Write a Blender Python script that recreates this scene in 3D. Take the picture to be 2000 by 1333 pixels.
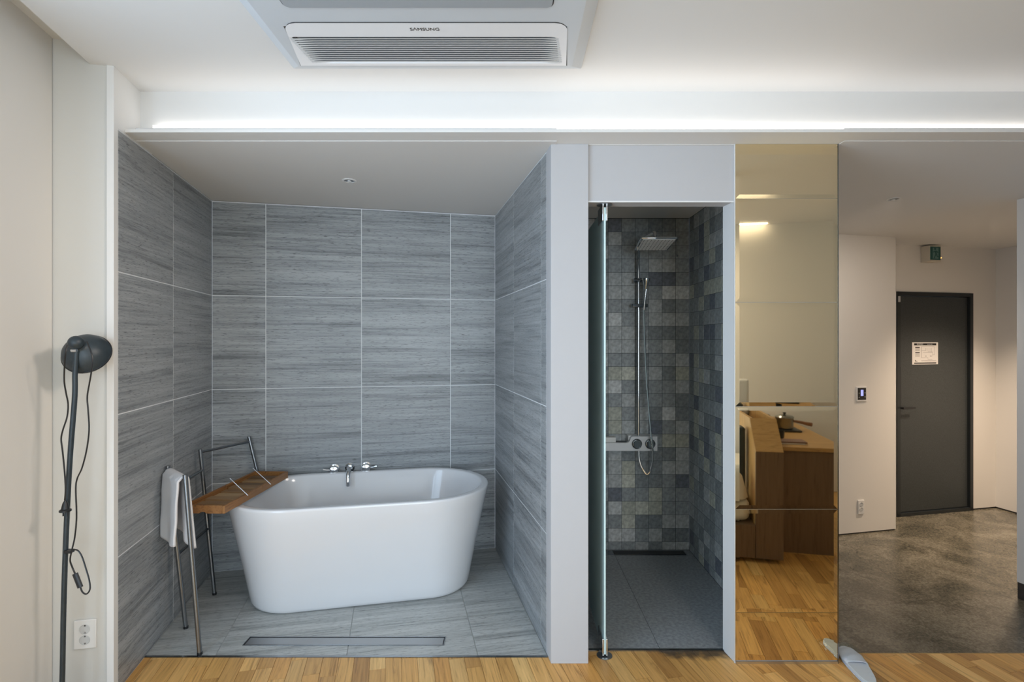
import bpy, bmesh, math, random
from mathutils import Vector, Matrix

random.seed(7)
SC = bpy.context.scene
for o in list(bpy.data.objects):
    bpy.data.objects.remove(o, do_unlink=True)
COL = SC.collection

# ------------------------------------------------------------------ camera, world, lights, exposure
H = 1.465            # camera height
F = 1033.0           # focal length in pixels of a 2000 px wide frame
CX, CY = 1000.0, 666.5
cam_d = bpy.data.cameras.new('camera')
cam_d.sensor_width = 36.0
cam_d.lens = F / 2000.0 * 36.0
cam_d.clip_start = 0.02
cam = bpy.data.objects.new('camera', cam_d)
cam.location = (0, 0, H)
cam.rotation_euler = (math.pi / 2, 0, 0)
COL.objects.link(cam)
SC.camera = cam

world = bpy.data.worlds.new('world')
SC.world = world
world.use_nodes = True
world.node_tree.nodes['Background'].inputs[0].default_value = (0.62, 0.74, 0.95, 1)
world.node_tree.nodes['Background'].inputs[1].default_value = 0.25

SC.view_settings.view_transform = 'Standard'
SC.view_settings.look = 'None'
SC.view_settings.exposure = -0.06
SC.view_settings.gamma = 1.0
SC.view_settings.use_curve_mapping = False

# building directions: the room is turned about 12.5 degrees against the picture plane
A = math.radians(12.5)
U = Vector((math.cos(A), math.sin(A), 0))
V = Vector((math.sin(A), -math.cos(A), 0))
BL = Vector((-1.90, 3.35, 0))          # back left corner of the bath alcove
Z = Vector((0, 0, 1))


def S(s, t, z=0.0):
    return BL + U * s + V * t + Z * z


def ST(p):
    d = Vector((p[0], p[1], 0)) - BL
    return d.dot(U), d.dot(V)


def P(px, py, d):
    return Vector(((px - CX) / F * d, d, H - (py - CY) / F * d))


def on_plane(px, py, pt, n):
    r = Vector(((px - CX) / F, 1.0, -(py - CY) / F))
    o = Vector((0, 0, H))
    k = (Vector(pt) - o).dot(n) / r.dot(n)
    return o + r * k


# daylight from the tall window in the left wall (outside the frame)
WIN_T0, WIN_T1, WIN_Z0, WIN_Z1 = 1.85, 4.25, 0.10, 2.40
SW = -0.2195                             # plane of the left wall
la = bpy.data.lights.new('window_daylight', 'AREA')
la.shape = 'RECTANGLE'
la.size = WIN_T1 - WIN_T0
la.size_y = WIN_Z1 - WIN_Z0
la.energy = 105.0
la.color = (0.66, 0.79, 1.0)
lo = bpy.data.objects.new('window_daylight', la)
lo.location = S(SW - 0.32, (WIN_T0 + WIN_T1) / 2, (WIN_Z0 + WIN_Z1) / 2)
lo.rotation_euler = U.to_track_quat('-Z', 'Z').to_euler()
COL.objects.link(lo)
LED_STRENGTH = 3.2
LED_COLOR = (1.0, 0.955, 0.91)
# daylight from the wide window in the far end wall behind the camera
TF = 8.2
RW0, RW1, RZ0w, RZ1w = 0.15, 2.75, 0.25, 2.42
lb = bpy.data.lights.new('rear_window_daylight', 'AREA')
lb.shape = 'RECTANGLE'
lb.size = RW1 - RW0
lb.size_y = RZ1w - RZ0w
lb.energy = 185.0
lb.color = (0.80, 0.88, 1.0)
lbo = bpy.data.objects.new('rear_window_daylight', lb)
lbo.location = S((RW0 + RW1) / 2, TF + 0.35, (RZ0w + RZ1w) / 2)
lbo.rotation_euler = (-V).to_track_quat('-Z', 'Z').to_euler()
COL.objects.link(lbo)
# warm ceiling lamp of the room, above and to the right of the camera
ROOM = Vector((1.25, 0.10, 2.50))
lc = bpy.data.lights.new('room_lamp', 'AREA')
lc.shape = 'DISK'
lc.size = 0.42
lc.energy = 15.0
lc.color = (1.0, 0.91, 0.82)
lco = bpy.data.objects.new('room_lamp', lc)
lco.location = ROOM
COL.objects.link(lco)
# unseen warm spot, added right of the frame to brighten the left wall
FILL = Vector((1.20, 1.14, 2.47))
FILL_AIM = Vector((-1.80, 2.12, 1.35))
lt = bpy.data.lights.new('fill_spot', 'SPOT')
lt.energy = 135.0
lt.color = (1.0, 0.87, 0.76)
lt.spot_size = math.radians(50)
lt.spot_blend = 1.0
lt.shadow_soft_size = 0.22
lto = bpy.data.objects.new('fill_spot', lt)
lto.location = FILL
lto.rotation_euler = (FILL_AIM - FILL).to_track_quat('-Z', 'Y').to_euler()
COL.objects.link(lto)
# warm lamp of the entrance hall (its fixture is built below)
HALL = Vector((4.10, 4.15, 2.33))
lw = bpy.data.lights.new('hall_lamp', 'SPOT')
lw.energy = 260.0
lw.color = (1.0, 0.78, 0.58)
lw.spot_size = math.radians(106)
lw.spot_blend = 1.0
lw.shadow_soft_size = 0.05
lwo = bpy.data.objects.new('hall_lamp', lw)
lwo.location = HALL
COL.objects.link(lwo)
# weak fill added at the hall downlight beside the mirror, tilted onto the wall
l4 = bpy.data.lights.new('hall_wall_fill', 'SPOT')
l4.energy = 34.0
l4.color = (1.0, 0.85, 0.72)
l4.spot_size = math.radians(105)
l4.spot_blend = 1.0
l4.shadow_soft_size = 0.03
l4o = bpy.data.objects.new('hall_wall_fill', l4)
l4o.location = (2.394, 3.32, 2.335)
l4o.rotation_euler = (Vector((3.05, 4.6, 1.0)) - Vector((2.394, 3.32, 2.335))).to_track_quat('-Z', 'Y').to_euler()
COL.objects.link(l4o)


# ------------------------------------------------------------------ materials
def new_mat(name):
    m = bpy.data.materials.new(name)
    m.use_nodes = True
    nt = m.node_tree
    b = nt.nodes['Principled BSDF']
    return m, nt, b


def N(nt, kind, **kw):
    n = nt.nodes.new(kind)
    for k, v in kw.items():
        setattr(n, k, v)
    return n


def L(nt, a, b):
    nt.links.new(a, b)


def math_node(nt, op, a, b=None):
    n = N(nt, 'ShaderNodeMath', operation=op)
    for i, x in enumerate((a, b)):
        if x is None:
            continue
        if isinstance(x, (int, float)):
            n.inputs[i].default_value = x
        else:
            L(nt, x, n.inputs[i])
    return n.outputs[0]


def ramp(nt, fac, stops):
    r = N(nt, 'ShaderNodeValToRGB')
    els = r.color_ramp.elements
    while len(els) < len(stops):
        els.new(0.5)
    for e, (p, c) in zip(els, stops):
        e.position = p
        e.color = (*c, 1) if len(c) == 3 else c
    L(nt, fac, r.inputs[0])
    return r.outputs[0]


def simple(name, color, rough=0.5, metal=0.0, bump=0.0, bscale=200.0, var=0.0, vscale=6.0, spec=0.5, coat=0.0):
    m, nt, b = new_mat(name)
    b.inputs['Base Color'].default_value = (*color, 1)
    b.inputs['Roughness'].default_value = rough
    b.inputs['Metallic'].default_value = metal
    b.inputs['Specular IOR Level'].default_value = spec
    b.inputs['Coat Weight'].default_value = coat
    b.inputs['Coat Roughness'].default_value = 0.05
    tc = N(nt, 'ShaderNodeTexCoord')
    if var:
        no = N(nt, 'ShaderNodeTexNoise')
        no.inputs['Scale'].default_value = vscale
        no.inputs['Detail'].default_value = 5
        L(nt, tc.outputs['Object'], no.inputs['Vector'])
        lo_ = tuple(max(0, c * (1 - var)) for c in color)
        hi_ = tuple(min(1, c * (1 + var)) for c in color)
        L(nt, ramp(nt, no.outputs['Fac'], [(0.3, lo_), (0.7, hi_)]), b.inputs['Base Color'])
    if bump:
        nb = N(nt, 'ShaderNodeTexNoise')
        nb.inputs['Scale'].default_value = bscale
        nb.inputs['Detail'].default_value = 3
        L(nt, tc.outputs['Object'], nb.inputs['Vector'])
        bp = N(nt, 'ShaderNodeBump')
        bp.inputs['Strength'].default_value = bump
        bp.inputs['Distance'].default_value = 0.001
        L(nt, nb.outputs['Fac'], bp.inputs['Height'])
        L(nt, bp.outputs['Normal'], b.inputs['Normal'])
    return m


def emit(name, color, strength):
    m, nt, b = new_mat(name)
    b.inputs['Base Color'].default_value = (*color, 1)
    b.inputs['Emission Color'].default_value = (*color, 1)
    b.inputs['Emission Strength'].default_value = strength
    return m


def stone_mat(name, dark, mid, light, rough=0.38):
    """grey tile with wavy streaks running along its local x"""
    m, nt, b = new_mat(name)
    tc = N(nt, 'ShaderNodeTexCoord')
    oi = N(nt, 'ShaderNodeObjectInfo')
    rnd = math_node(nt, 'MULTIPLY', oi.outputs['Random'], 37.0)
    comb = N(nt, 'ShaderNodeCombineXYZ')
    for i in range(3):
        L(nt, rnd, comb.inputs[i])

    def layer(sx, sy, detail, rough_, dist=0.0):
        mp = N(nt, 'ShaderNodeMapping')
        mp.inputs['Scale'].default_value = (sx, sy, sy)
        L(nt, tc.outputs['Object'], mp.inputs['Vector'])
        ad = N(nt, 'ShaderNodeVectorMath', operation='ADD')
        L(nt, mp.outputs[0], ad.inputs[0])
        L(nt, comb.outputs[0], ad.inputs[1])
        no = N(nt, 'ShaderNodeTexNoise')
        no.inputs['Scale'].default_value = 1.0
        no.inputs['Detail'].default_value = detail
        no.inputs['Roughness'].default_value = rough_
        no.inputs['Distortion'].default_value = dist
        L(nt, ad.outputs[0], no.inputs['Vector'])
        return no.outputs['Fac']
    big = layer(0.8, 20.0, 4, 0.55, 0.30)
    fine = layer(2.4, 105.0, 5, 0.65, 0.35)
    speck = layer(26.0, 330.0, 3, 0.6)
    mixv = math_node(nt, 'ADD', math_node(nt, 'MULTIPLY', big, 0.48), math_node(nt, 'MULTIPLY', fine, 0.52))
    c1 = ramp(nt, mixv, [(0.36, dark), (0.49, mid), (0.62, light)])
    sp = ramp(nt, speck, [(0.33, (0.30, 0.30, 0.30)), (0.43, (1, 1, 1))])
    mx = N(nt, 'ShaderNodeMixRGB', blend_type='MULTIPLY')
    mx.inputs[0].default_value = 0.9
    L(nt, c1, mx.inputs[1])
    L(nt, sp, mx.inputs[2])
    L(nt, mx.outputs[0], b.inputs['Base Color'])
    b.inputs['Roughness'].default_value = rough
    bp = N(nt, 'ShaderNodeBump')
    bp.inputs['Strength'].default_value = 0.15
    bp.inputs['Distance'].default_value = 0.001
    L(nt, fine, bp.inputs['Height'])
    L(nt, bp.outputs['Normal'], b.inputs['Normal'])
    return m


def wood_mat(name, tones, rough=0.42, axis=1, stain=False, grain=1.0):
    """wood with grain along a local axis; each object takes its own tone"""
    m, nt, b = new_mat(name)
    tc = N(nt, 'ShaderNodeTexCoord')
    oi = N(nt, 'ShaderNodeObjectInfo')
    r1 = oi.outputs['Random']
    mp = N(nt, 'ShaderNodeMapping')
    sc = [55.0, 55.0, 55.0]
    sc[axis] = 3.0
    mp.inputs['Scale'].default_value = sc
    L(nt, tc.outputs['Object'], mp.inputs['Vector'])
    comb = N(nt, 'ShaderNodeCombineXYZ')
    for i in range(3):
        L(nt, math_node(nt, 'MULTIPLY', r1, 91.0), comb.inputs[i])
    ad = N(nt, 'ShaderNodeVectorMath', operation='ADD')
    L(nt, mp.outputs[0], ad.inputs[0])
    L(nt, comb.outputs[0], ad.inputs[1])
    no = N(nt, 'ShaderNodeTexNoise')
    no.inputs['Scale'].default_value = 1.0
    no.inputs['Detail'].default_value = 6
    no.inputs['Roughness'].default_value = 0.62
    no.inputs['Distortion'].default_value = 1.2
    L(nt, ad.outputs[0], no.inputs['Vector'])
    n = len(tones)
    base = ramp(nt, r1, [(i / max(1, n - 1), c) for i, c in enumerate(tones)])
    g = ramp(nt, no.outputs['Fac'], [(0.30, (0.42, 0.36, 0.29)), (0.45, (0.82, 0.79, 0.75)), (0.66, (1.0, 1.0, 1.0))])
    mx = N(nt, 'ShaderNodeMixRGB', blend_type='MULTIPLY')
    mx.inputs[0].default_value = grain
    L(nt, base, mx.inputs[1])
    L(nt, g, mx.inputs[2])
    out = mx.outputs[0]
    if stain:                                # black water stains of the boards along the shower threshold
        ge = N(nt, 'ShaderNodeNewGeometry')
        sx = N(nt, 'ShaderNodeSeparateXYZ')
        L(nt, ge.outputs['Position'], sx.inputs[0])
        mry = N(nt, 'ShaderNodeMapRange')
        L(nt, sx.outputs[1], mry.inputs[0])
        mry.inputs[1].default_value = 2.35
        mry.inputs[2].default_value = 2.50
        mrx = N(nt, 'ShaderNodeMapRange')
        L(nt, sx.outputs[0], mrx.inputs[0])
        mrx.inputs[1].default_value = 0.50
        mrx.inputs[2].default_value = 0.75
        n2 = N(nt, 'ShaderNodeTexNoise')
        n2.inputs['Scale'].default_value = 16.0
        n2.inputs['Detail'].default_value = 5
        L(nt, ge.outputs['Position'], n2.inputs['Vector'])
        msk = math_node(nt, 'MULTIPLY', mry.outputs[0], mrx.outputs[0])
        lim = math_node(nt, 'LESS_THAN', sx.outputs[0], 1.06)
        msk = math_node(nt, 'MULTIPLY', msk, lim)
        msk = math_node(nt, 'ADD', msk, math_node(nt, 'SUBTRACT', n2.outputs['Fac'], 0.5))
        sm = N(nt, 'ShaderNodeMapRange')
        L(nt, msk, sm.inputs[0])
        sm.inputs[1].default_value = 0.48
        sm.inputs[2].default_value = 0.85
        m2 = N(nt, 'ShaderNodeMixRGB')
        L(nt, math_node(nt, 'MULTIPLY', sm.outputs[0], 0.85), m2.inputs[0])
        L(nt, out, m2.inputs[1])
        m2.inputs[2].default_value = (0.035, 0.033, 0.032, 1)
        out = m2.outputs[0]
    L(nt, out, b.inputs['Base Color'])
    b.inputs['Roughness'].default_value = rough
    bp = N(nt, 'ShaderNodeBump')
    bp.inputs['Strength'].default_value = 0.12
    bp.inputs['Distance'].default_value = 0.001
    L(nt, no.outputs['Fac'], bp.inputs['Height'])
    L(nt, bp.outputs['Normal'], b.inputs['Normal'])
    return m


def concrete_mat(name):
    m, nt, b = new_mat(name)
    tc = N(nt, 'ShaderNodeTexCoord')

    def noise(scale, detail, dist=0.0):
        n = N(nt, 'ShaderNodeTexNoise')
        n.inputs['Scale'].default_value = scale
        n.inputs['Detail'].default_value = detail
        n.inputs['Roughness'].default_value = 0.65
        n.inputs['Distortion'].default_value = dist
        L(nt, tc.outputs['Object'], n.inputs['Vector'])
        return n
    a = noise(3.0, 8, 0.6)
    g = noise(85.0, 5)
    v = math_node(nt, 'ADD', math_node(nt, 'MULTIPLY', a.outputs['Fac'], 0.52), math_node(nt, 'MULTIPLY', g.outputs['Fac'], 0.48))
    c = ramp(nt, v, [(0.39, (0.060, 0.056, 0.041)), (0.50, (0.145, 0.130, 0.096)), (0.61, (0.27, 0.24, 0.185))])
    # hairline cracks
    wv = noise(2.2, 5)
    ad = N(nt, 'ShaderNodeVectorMath', operation='ADD')
    L(nt, tc.outputs['Object'], ad.inputs[0])
    sc = N(nt, 'ShaderNodeVectorMath', operation='SCALE')
    L(nt, wv.outputs['Color'], sc.inputs[0])
    sc.inputs['Scale'].default_value = 0.55
    L(nt, sc.outputs[0], ad.inputs[1])
    vo = N(nt, 'ShaderNodeTexVoronoi', feature='DISTANCE_TO_EDGE')
    vo.inputs['Scale'].default_value = 1.15
    L(nt, ad.outputs[0], vo.inputs['Vector'])
    ck = ramp(nt, vo.outputs['Distance'], [(0.0, (0.45, 0.43, 0.40)), (0.012, (1, 1, 1))])
    mx = N(nt, 'ShaderNodeMixRGB', blend_type='MULTIPLY')
    mx.inputs[0].default_value = 0.7
    L(nt, c, mx.inputs[1])
    L(nt, ck, mx.inputs[2])
    L(nt, mx.outputs[0], b.inputs['Base Color'])
    b.inputs['Roughness'].default_value = 0.25
    return m


def glass_mat(name, tint, rough, haze):
    """frosted safety glass"""
    m, nt, b = new_mat(name)
    b.inputs['Base Color'].default_value = (*tint, 1)
    b.inputs['Roughness'].default_value = rough
    b.inputs['Transmission Weight'].default_value = 1.0 - haze
    b.inputs['IOR'].default_value = 1.45
    return m


def clear_pane(name):
    m, nt, b = new_mat(name)
    out = nt.nodes['Material Output']
    tr = N(nt, 'ShaderNodeBsdfTransparent')
    tr.inputs[0].default_value = (0.93, 0.97, 0.97, 1)
    gl = N(nt, 'ShaderNodeBsdfGlossy')
    gl.inputs['Roughness'].default_value = 0.02
    mx = N(nt, 'ShaderNodeMixShader')
    mx.inputs[0].default_value = 0.06
    L(nt, tr.outputs[0], mx.inputs[1])
    L(nt, gl.outputs[0], mx.inputs[2])
    L(nt, mx.outputs[0], out.inputs[0])
    return m


M = {}
M['paint'] = simple('white_paint', (0.80, 0.79, 0.77), 0.75, bump=0.10, bscale=260, spec=0.3)
M['paint_warm'] = simple('warm_white_paint', (0.78, 0.755, 0.715), 0.75, bump=0.10, bscale=260, spec=0.3)
M['panel_cool'] = simple('cool_grey_paint', (0.545, 0.54, 0.55), 0.7, bump=0.10, bscale=260, spec=0.3)
M['panel_grey'] = simple('grey_white_panel', (0.66, 0.65, 0.615), 0.65, bump=0.08, bscale=300, spec=0.3)
M['ceiling'] = simple('ceiling_paint', (0.76, 0.755, 0.745), 0.85, bump=0.08, bscale=240, spec=0.2)
M['lacquer'] = simple('white_lacquer', (0.82, 0.82, 0.82), 0.35)
M['grout'] = simple('light_grout', (0.82, 0.84, 0.85), 0.8, var=0.06)
M['grout_floor'] = simple('grey_floor_grout', (0.42, 0.43, 0.42), 0.8, var=0.1)
M['grout_dark'] = simple('dark_grout', (0.045, 0.05, 0.052), 0.85, var=0.1)
M['stone'] = stone_mat('streaked_grey_tile', (0.16, 0.172, 0.180), (0.315, 0.332, 0.343), (0.42, 0.438, 0.448))
M['stone_floor'] = stone_mat('streaked_grey_floor_tile', (0.27, 0.28, 0.272), (0.46, 0.47, 0.455), (0.57, 0.58, 0.56), 0.34)
M['shower_floor'] = simple('dark_grey_floor_tile', (0.29, 0.305, 0.315), 0.45, var=0.25, vscale=60, bump=0.15, bscale=300)
shade = [(0.17, 0.185, 0.215), (0.24, 0.26, 0.265), (0.32, 0.34, 0.345), (0.45, 0.465, 0.46), (0.60, 0.61, 0.60), (0.46, 0.465, 0.395), (0.58, 0.58, 0.50)]
for i, c in enumerate(shade):
    M['shower%d' % i] = simple('slate_mosaic_tile', c, 0.55, var=0.30, vscale=45, bump=0.2, bscale=120)
M['plank'] = wood_mat('oak_floor', [(0.82, 0.46, 0.145), (0.52, 0.265, 0.078), (0.94, 0.55, 0.19), (0.66, 0.355, 0.108), (0.88, 0.50, 0.16), (0.76, 0.38, 0.10), (0.97, 0.62, 0.24), (0.60, 0.31, 0.09)], 0.40, axis=1, stain=True, grain=0.95)
M['oak'] = wood_mat('oak_veneer', [(0.52, 0.31, 0.115), (0.55, 0.33, 0.125)], 0.45, axis=2, grain=0.7)
M['oak_top'] = wood_mat('oak_worktop', [(0.52, 0.315, 0.12), (0.55, 0.33, 0.13)], 0.45, axis=0, grain=0.6)
M['oak_shade'] = wood_mat('shaded_oak_veneer', [(0.175, 0.112, 0.072), (0.19, 0.122, 0.078)], 0.5, axis=2, grain=0.7)  # oak again, with the shade on fronts and ledge put into the colour
M['teak'] = wood_mat('teak', [(0.36, 0.17, 0.052), (0.30, 0.135, 0.042), (0.40, 0.20, 0.068)], 0.45, axis=1)
M['teak_slat'] = wood_mat('weathered_teak', [(0.42, 0.27, 0.13), (0.26, 0.15, 0.07), (0.50, 0.34, 0.18), (0.18, 0.10, 0.05)], 0.55, axis=0)
M['concrete'] = concrete_mat('polished_concrete')
M['ceramic'] = simple('white_bath_acrylic', (0.80, 0.81, 0.83), 0.12, coat=0.3)
M['chrome'] = simple('chrome', (0.74, 0.76, 0.78), 0.08, 1.0)
M['chrome_dark'] = simple('dark_chrome', (0.30, 0.32, 0.34), 0.12, 1.0)
M['steel'] = simple('brushed_steel', (0.27, 0.285, 0.30), 0.30, 1.0, bump=0.05, bscale=400)
M['steel_drain'] = simple('drain_steel', (0.40, 0.41, 0.42), 0.36, 1.0)
M['aluminium'] = simple('satin_aluminium', (0.70, 0.71, 0.72), 0.35, 1.0)
M['black_metal'] = simple('charcoal_lacquer', (0.030, 0.042, 0.050), 0.42, 0.1, var=0.15, vscale=30)
M['black_plastic'] = simple('black_plastic', (0.012, 0.013, 0.015), 0.4)
M['black_print'] = simple('black_print', (0.012, 0.011, 0.010), 0.7)
M['grey_print'] = simple('grey_print', (0.22, 0.20, 0.20), 0.7)
M['paper'] = simple('white_paper', (0.72, 0.70, 0.68), 0.6)
M['plastic'] = simple('white_plastic', (0.80, 0.80, 0.79), 0.35)
M['socket'] = simple('socket_plastic', (0.60, 0.61, 0.61), 0.4)
M['ac'] = simple('air_conditioner_plastic', (0.60, 0.63, 0.66), 0.5, bump=0.25, bscale=900)
M['ac_white'] = simple('air_conditioner_white', (0.84, 0.84, 0.85), 0.4)
M['ac_grey'] = simple('air_conditioner_mesh', (0.36, 0.385, 0.41), 0.6, bump=0.5, bscale=700)
M['ac_shade'] = simple('air_conditioner_slat_shade', (0.30, 0.315, 0.33), 0.6)  # shade between the slats, given as a grey colour
M['ac_slat'] = simple('air_conditioner_louvre', (0.66, 0.68, 0.69), 0.5)
M['dark_gap'] = simple('dark_seam', (0.02, 0.02, 0.022), 0.8)
M['towel'] = simple('white_terry', (0.78, 0.77, 0.78), 0.95, bump=0.6, bscale=420, spec=0.1)
M['slipper'] = simple('white_felt', (0.74, 0.74, 0.80), 0.8, bump=0.25, bscale=250)
M['slipper_edge'] = simple('slipper_sole_foam', (0.60, 0.63, 0.78), 0.7)
M['linen'] = simple('white_linen', (0.78, 0.75, 0.68), 0.9, bump=0.3, bscale=300)
M['door'] = simple('charcoal_door', (0.036, 0.042, 0.044), 0.40, var=0.35, vscale=160, bump=0.2, bscale=400)
M['door_frame'] = simple('dark_door_frame', (0.016, 0.020, 0.022), 0.4)
M['plinth'] = simple('dark_plinth', (0.045, 0.042, 0.04), 0.5, var=0.2, vscale=40)
M['sign_green'] = simple('sign_green', (0.010, 0.085, 0.085), 0.4)
M['sign_pale'] = simple('sign_pale', (0.12, 0.23, 0.22), 0.5)
M['sign_body'] = simple('sign_body', (0.62, 0.57, 0.48), 0.6)
M['led_orange'] = emit('indicator_led', (1.0, 0.35, 0.08), 4.0)
M['screen'] = emit('thermostat_screen', (0.40, 0.45, 1.0), 0.75)
M['led'] = emit('led_strip', LED_COLOR, LED_STRENGTH)
M['led_back'] = emit('led_strip_warm', (1.0, 0.92, 0.78), 40.0)
M['mixer'] = simple('mixer_glass', (0.80, 0.80, 0.80), 0.3)
M['soap'] = simple('soap_card', (0.8, 0.78, 0.74), 0.5)
M['frost'] = glass_mat('frosted_green_glass', (0.78, 1.0, 1.0), 0.35, 0.93)
M['pane'] = clear_pane('window_glass')
M['bronze'] = simple('bronze_mirror', (0.87, 0.75, 0.52), 0.025, 1.0)
M['magazine'] = simple('magazine_cover', (0.20, 0.10, 0.075), 0.4)
M['stainless'] = simple('polished_pan_steel', (0.30, 0.30, 0.28), 0.16, 1.0)
M['handle_wood'] = simple('handle_wood', (0.26, 0.11, 0.045), 0.45, var=0.2, vscale=30)
M['wrap'] = clear_pane('clear_wrapper')


# ------------------------------------------------------------------ mesh builder
class MB:
    def __init__(self):
        self.v, self.f, self.s = [], [], []

    def add(self, verts, faces, smooth=False):
        k = len(self.v)
        self.v += [Vector(p) for p in verts]
        self.f += [tuple(i + k for i in f) for f in faces]
        self.s += [smooth] * len(faces)
        return self

    def ob(self, o, ex, ey, ez, a, b, c):
        o = Vector(o)
        pts = [o + ex * x + ey * y + ez * z for z in c for y in b for x in a]
        return self.add(pts, [(0, 2, 3, 1), (4, 5, 7, 6), (0, 1, 5, 4), (2, 6, 7, 3), (0, 4, 6, 2), (1, 3, 7, 5)])

    def box(self, x0, x1, y0, y1, z0, z1):
        return self.ob((0, 0, 0), Vector((1, 0, 0)), Vector((0, 1, 0)), Z, (x0, x1), (y0, y1), (z0, z1))

    def uv(self, s, t, z):
        """box in building coordinates"""
        return self.ob(BL, U, V, Z, s, t, z)

    def prism(self, poly, z0, z1):
        n = len(poly)
        pts = [(p[0], p[1], z0) for p in poly] + [(p[0], p[1], z1) for p in poly]
        fs = [tuple(range(n))[::-1], tuple(range(n, 2 * n))]
        fs += [(i, (i + 1) % n, n + (i + 1) % n, n + i) for i in range(n)]
        return self.add(pts, fs)

    def extrude(self, pts, d):
        """closed planar outline in space, pushed along vector d"""
        n = len(pts)
        d = Vector(d)
        pts = [Vector(p) for p in pts]
        fs = [tuple(range(n))[::-1], tuple(range(n, 2 * n))]
        fs += [(i, (i + 1) % n, n + (i + 1) % n, n + i) for i in range(n)]
        return self.add(pts + [p + d for p in pts], fs)

    def tube(self, path, r, n=10, r2=None, flat=1.0):
        path = [Vector(p) for p in path]
        m = len(path)
        rings = []
        up = None
        for i, p in enumerate(path):
            t = (path[min(i + 1, m - 1)] - path[max(i - 1, 0)]).normalized()
            if up is None:
                up = Vector((0, 0, 1)) if abs(t.z) < 0.9 else Vector((0, 1, 0))
            x = t.cross(up).normalized()
            y = x.cross(t).normalized()
            up = y
            rr = r if r2 is None else r + (r2 - r) * i / (m - 1)
            rings.append([p + x * (rr * math.cos(2 * math.pi * k / n)) + y * (rr * flat * math.sin(2 * math.pi * k / n)) for k in range(n)])
        pts = [q for ring in rings for q in ring]
        fs = []
        for i in range(m - 1):
            for k in range(n):
                fs.append((i * n + k, i * n + (k + 1) % n, (i + 1) * n + (k + 1) % n, (i + 1) * n + k))
        fs.append(tuple(range(n))[::-1])
        fs.append(tuple(range((m - 1) * n, m * n)))
        return self.add(pts, fs, True)

    def lathe(self, prof, c, axis=Z, n=24):
        """prof: (radius, distance along axis)"""
        axis = Vector(axis).normalized()
        a = Vector((1, 0, 0)) if abs(axis.x) < 0.8 else Vector((0, 1, 0))
        x = axis.cross(a).normalized()
        y = axis.cross(x).normalized()
        c = Vector(c)
        m = len(prof)
        pts = [c + axis * h + x * (r * math.cos(2 * math.pi * k / n)) + y * (r * math.sin(2 * math.pi * k / n)) for r, h in prof for k in range(n)]
        fs = []
        for i in range(m - 1):
            for k in range(n):
                fs.append((i * n + k, i * n + (k + 1) % n, (i + 1) * n + (k + 1) % n, (i + 1) * n + k))
        if prof[0][0] > 1e-5:
            fs.append(tuple(range(n))[::-1])
        if prof[-1][0] > 1e-5:
            fs.append(tuple(range((m - 1) * n, m * n)))
        return self.add(pts, fs, True)

    def grid(self, fn, nu, nv):
        pts = [fn(i / nu, j / nv) for j in range(nv + 1) for i in range(nu + 1)]
        w = nu + 1
        fs = [(j * w + i, j * w + i + 1, (j + 1) * w + i + 1, (j + 1) * w + i) for j in range(nv) for i in range(nu)]
        return self.add(pts, fs, True)

    def sphere(self, c, rx, ry, rz, n=16, m=10):
        c = Vector(c)
        pts = []
        for j in range(m + 1):
            th = math.pi * j / m
            for i in range(n):
                ph = 2 * math.pi * i / n
                pts.append(c + Vector((rx * math.sin(th) * math.cos(ph), ry * math.sin(th) * math.sin(ph), rz * math.cos(th))))
        fs = [(j * n + i, j * n + (i + 1) % n, (j + 1) * n + (i + 1) % n, (j + 1) * n + i) for j in range(m) for i in range(n)]
        return self.add(pts, fs, True)


WL = {}


def finish_mesh(name, mb, off, angle=35):
    me = bpy.data.meshes.new(name)
    me.from_pydata([v - off for v in mb.v], [], mb.f)
    bm = bmesh.new()
    bm.from_mesh(me)
    bmesh.ops.remove_doubles(bm, verts=bm.verts, dist=1e-6)
    bmesh.ops.recalc_face_normals(bm, faces=bm.faces)
    bm.to_mesh(me)
    bm.free()
    if any(mb.s):
        me.polygons.foreach_set('use_smooth', [True] * len(me.polygons))
        me.set_sharp_from_angle(angle=math.radians(angle))
    me.update()
    return me


def obj(name, mb, m, parent=None, loc=None, bev=0.0, label=None, angle=35, seg=2):
    off = Vector(loc) if loc is not None else (WL[parent.name] if parent is not None else Vector((0, 0, 0)))
    me = finish_mesh(name, mb, off, angle)
    me.materials.append(m)
    o = bpy.data.objects.new(name, me)
    COL.objects.link(o)
    if parent is not None:
        o.parent = parent
        o.location = off - WL[parent.name]
    else:
        o.location = off
    WL[o.name] = off
    if bev:
        bv = o.modifiers.new('bevel', 'BEVEL')
        bv.width = bev
        bv.segments = seg
        bv.limit_method = 'ANGLE'
        bv.angle_limit = math.radians(40)
        me.polygons.foreach_set('use_smooth', [True] * len(me.polygons))
        me.set_sharp_from_angle(angle=math.radians(35))
    if label:
        o['label'] = label
    return o


def tag(o, label, cat, group=None):
    o['label'] = label
    o['category'] = cat
    if group:
        o['group'] = group
    return o


def thing(name, loc, label, cat, group=None):
    o = bpy.data.objects.new(name, None)
    o.empty_display_size = 0.05
    COL.objects.link(o)
    o.location = loc
    WL[o.name] = Vector(loc)
    return tag(o, label, cat, group)


def struct(name, mb, m, parent=None, loc=None, bev=0.0):
    o = obj(name, mb, m, parent, loc, bev)
    if parent is None:
        o['kind'] = 'structure'
    return o


def place(name, me, parent, pos, rotz, m=None):
    """piece sharing mesh data, placed under a parent"""
    o = bpy.data.objects.new(name, me)
    COL.objects.link(o)
    o.parent = parent
    o.location = Vector(pos) - WL[parent.name]
    o.rotation_euler = (0, 0, rotz)
    if m is not None:
        o.material_slots[0].link = 'OBJECT'
        o.material_slots[0].material = m
    return o


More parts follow.
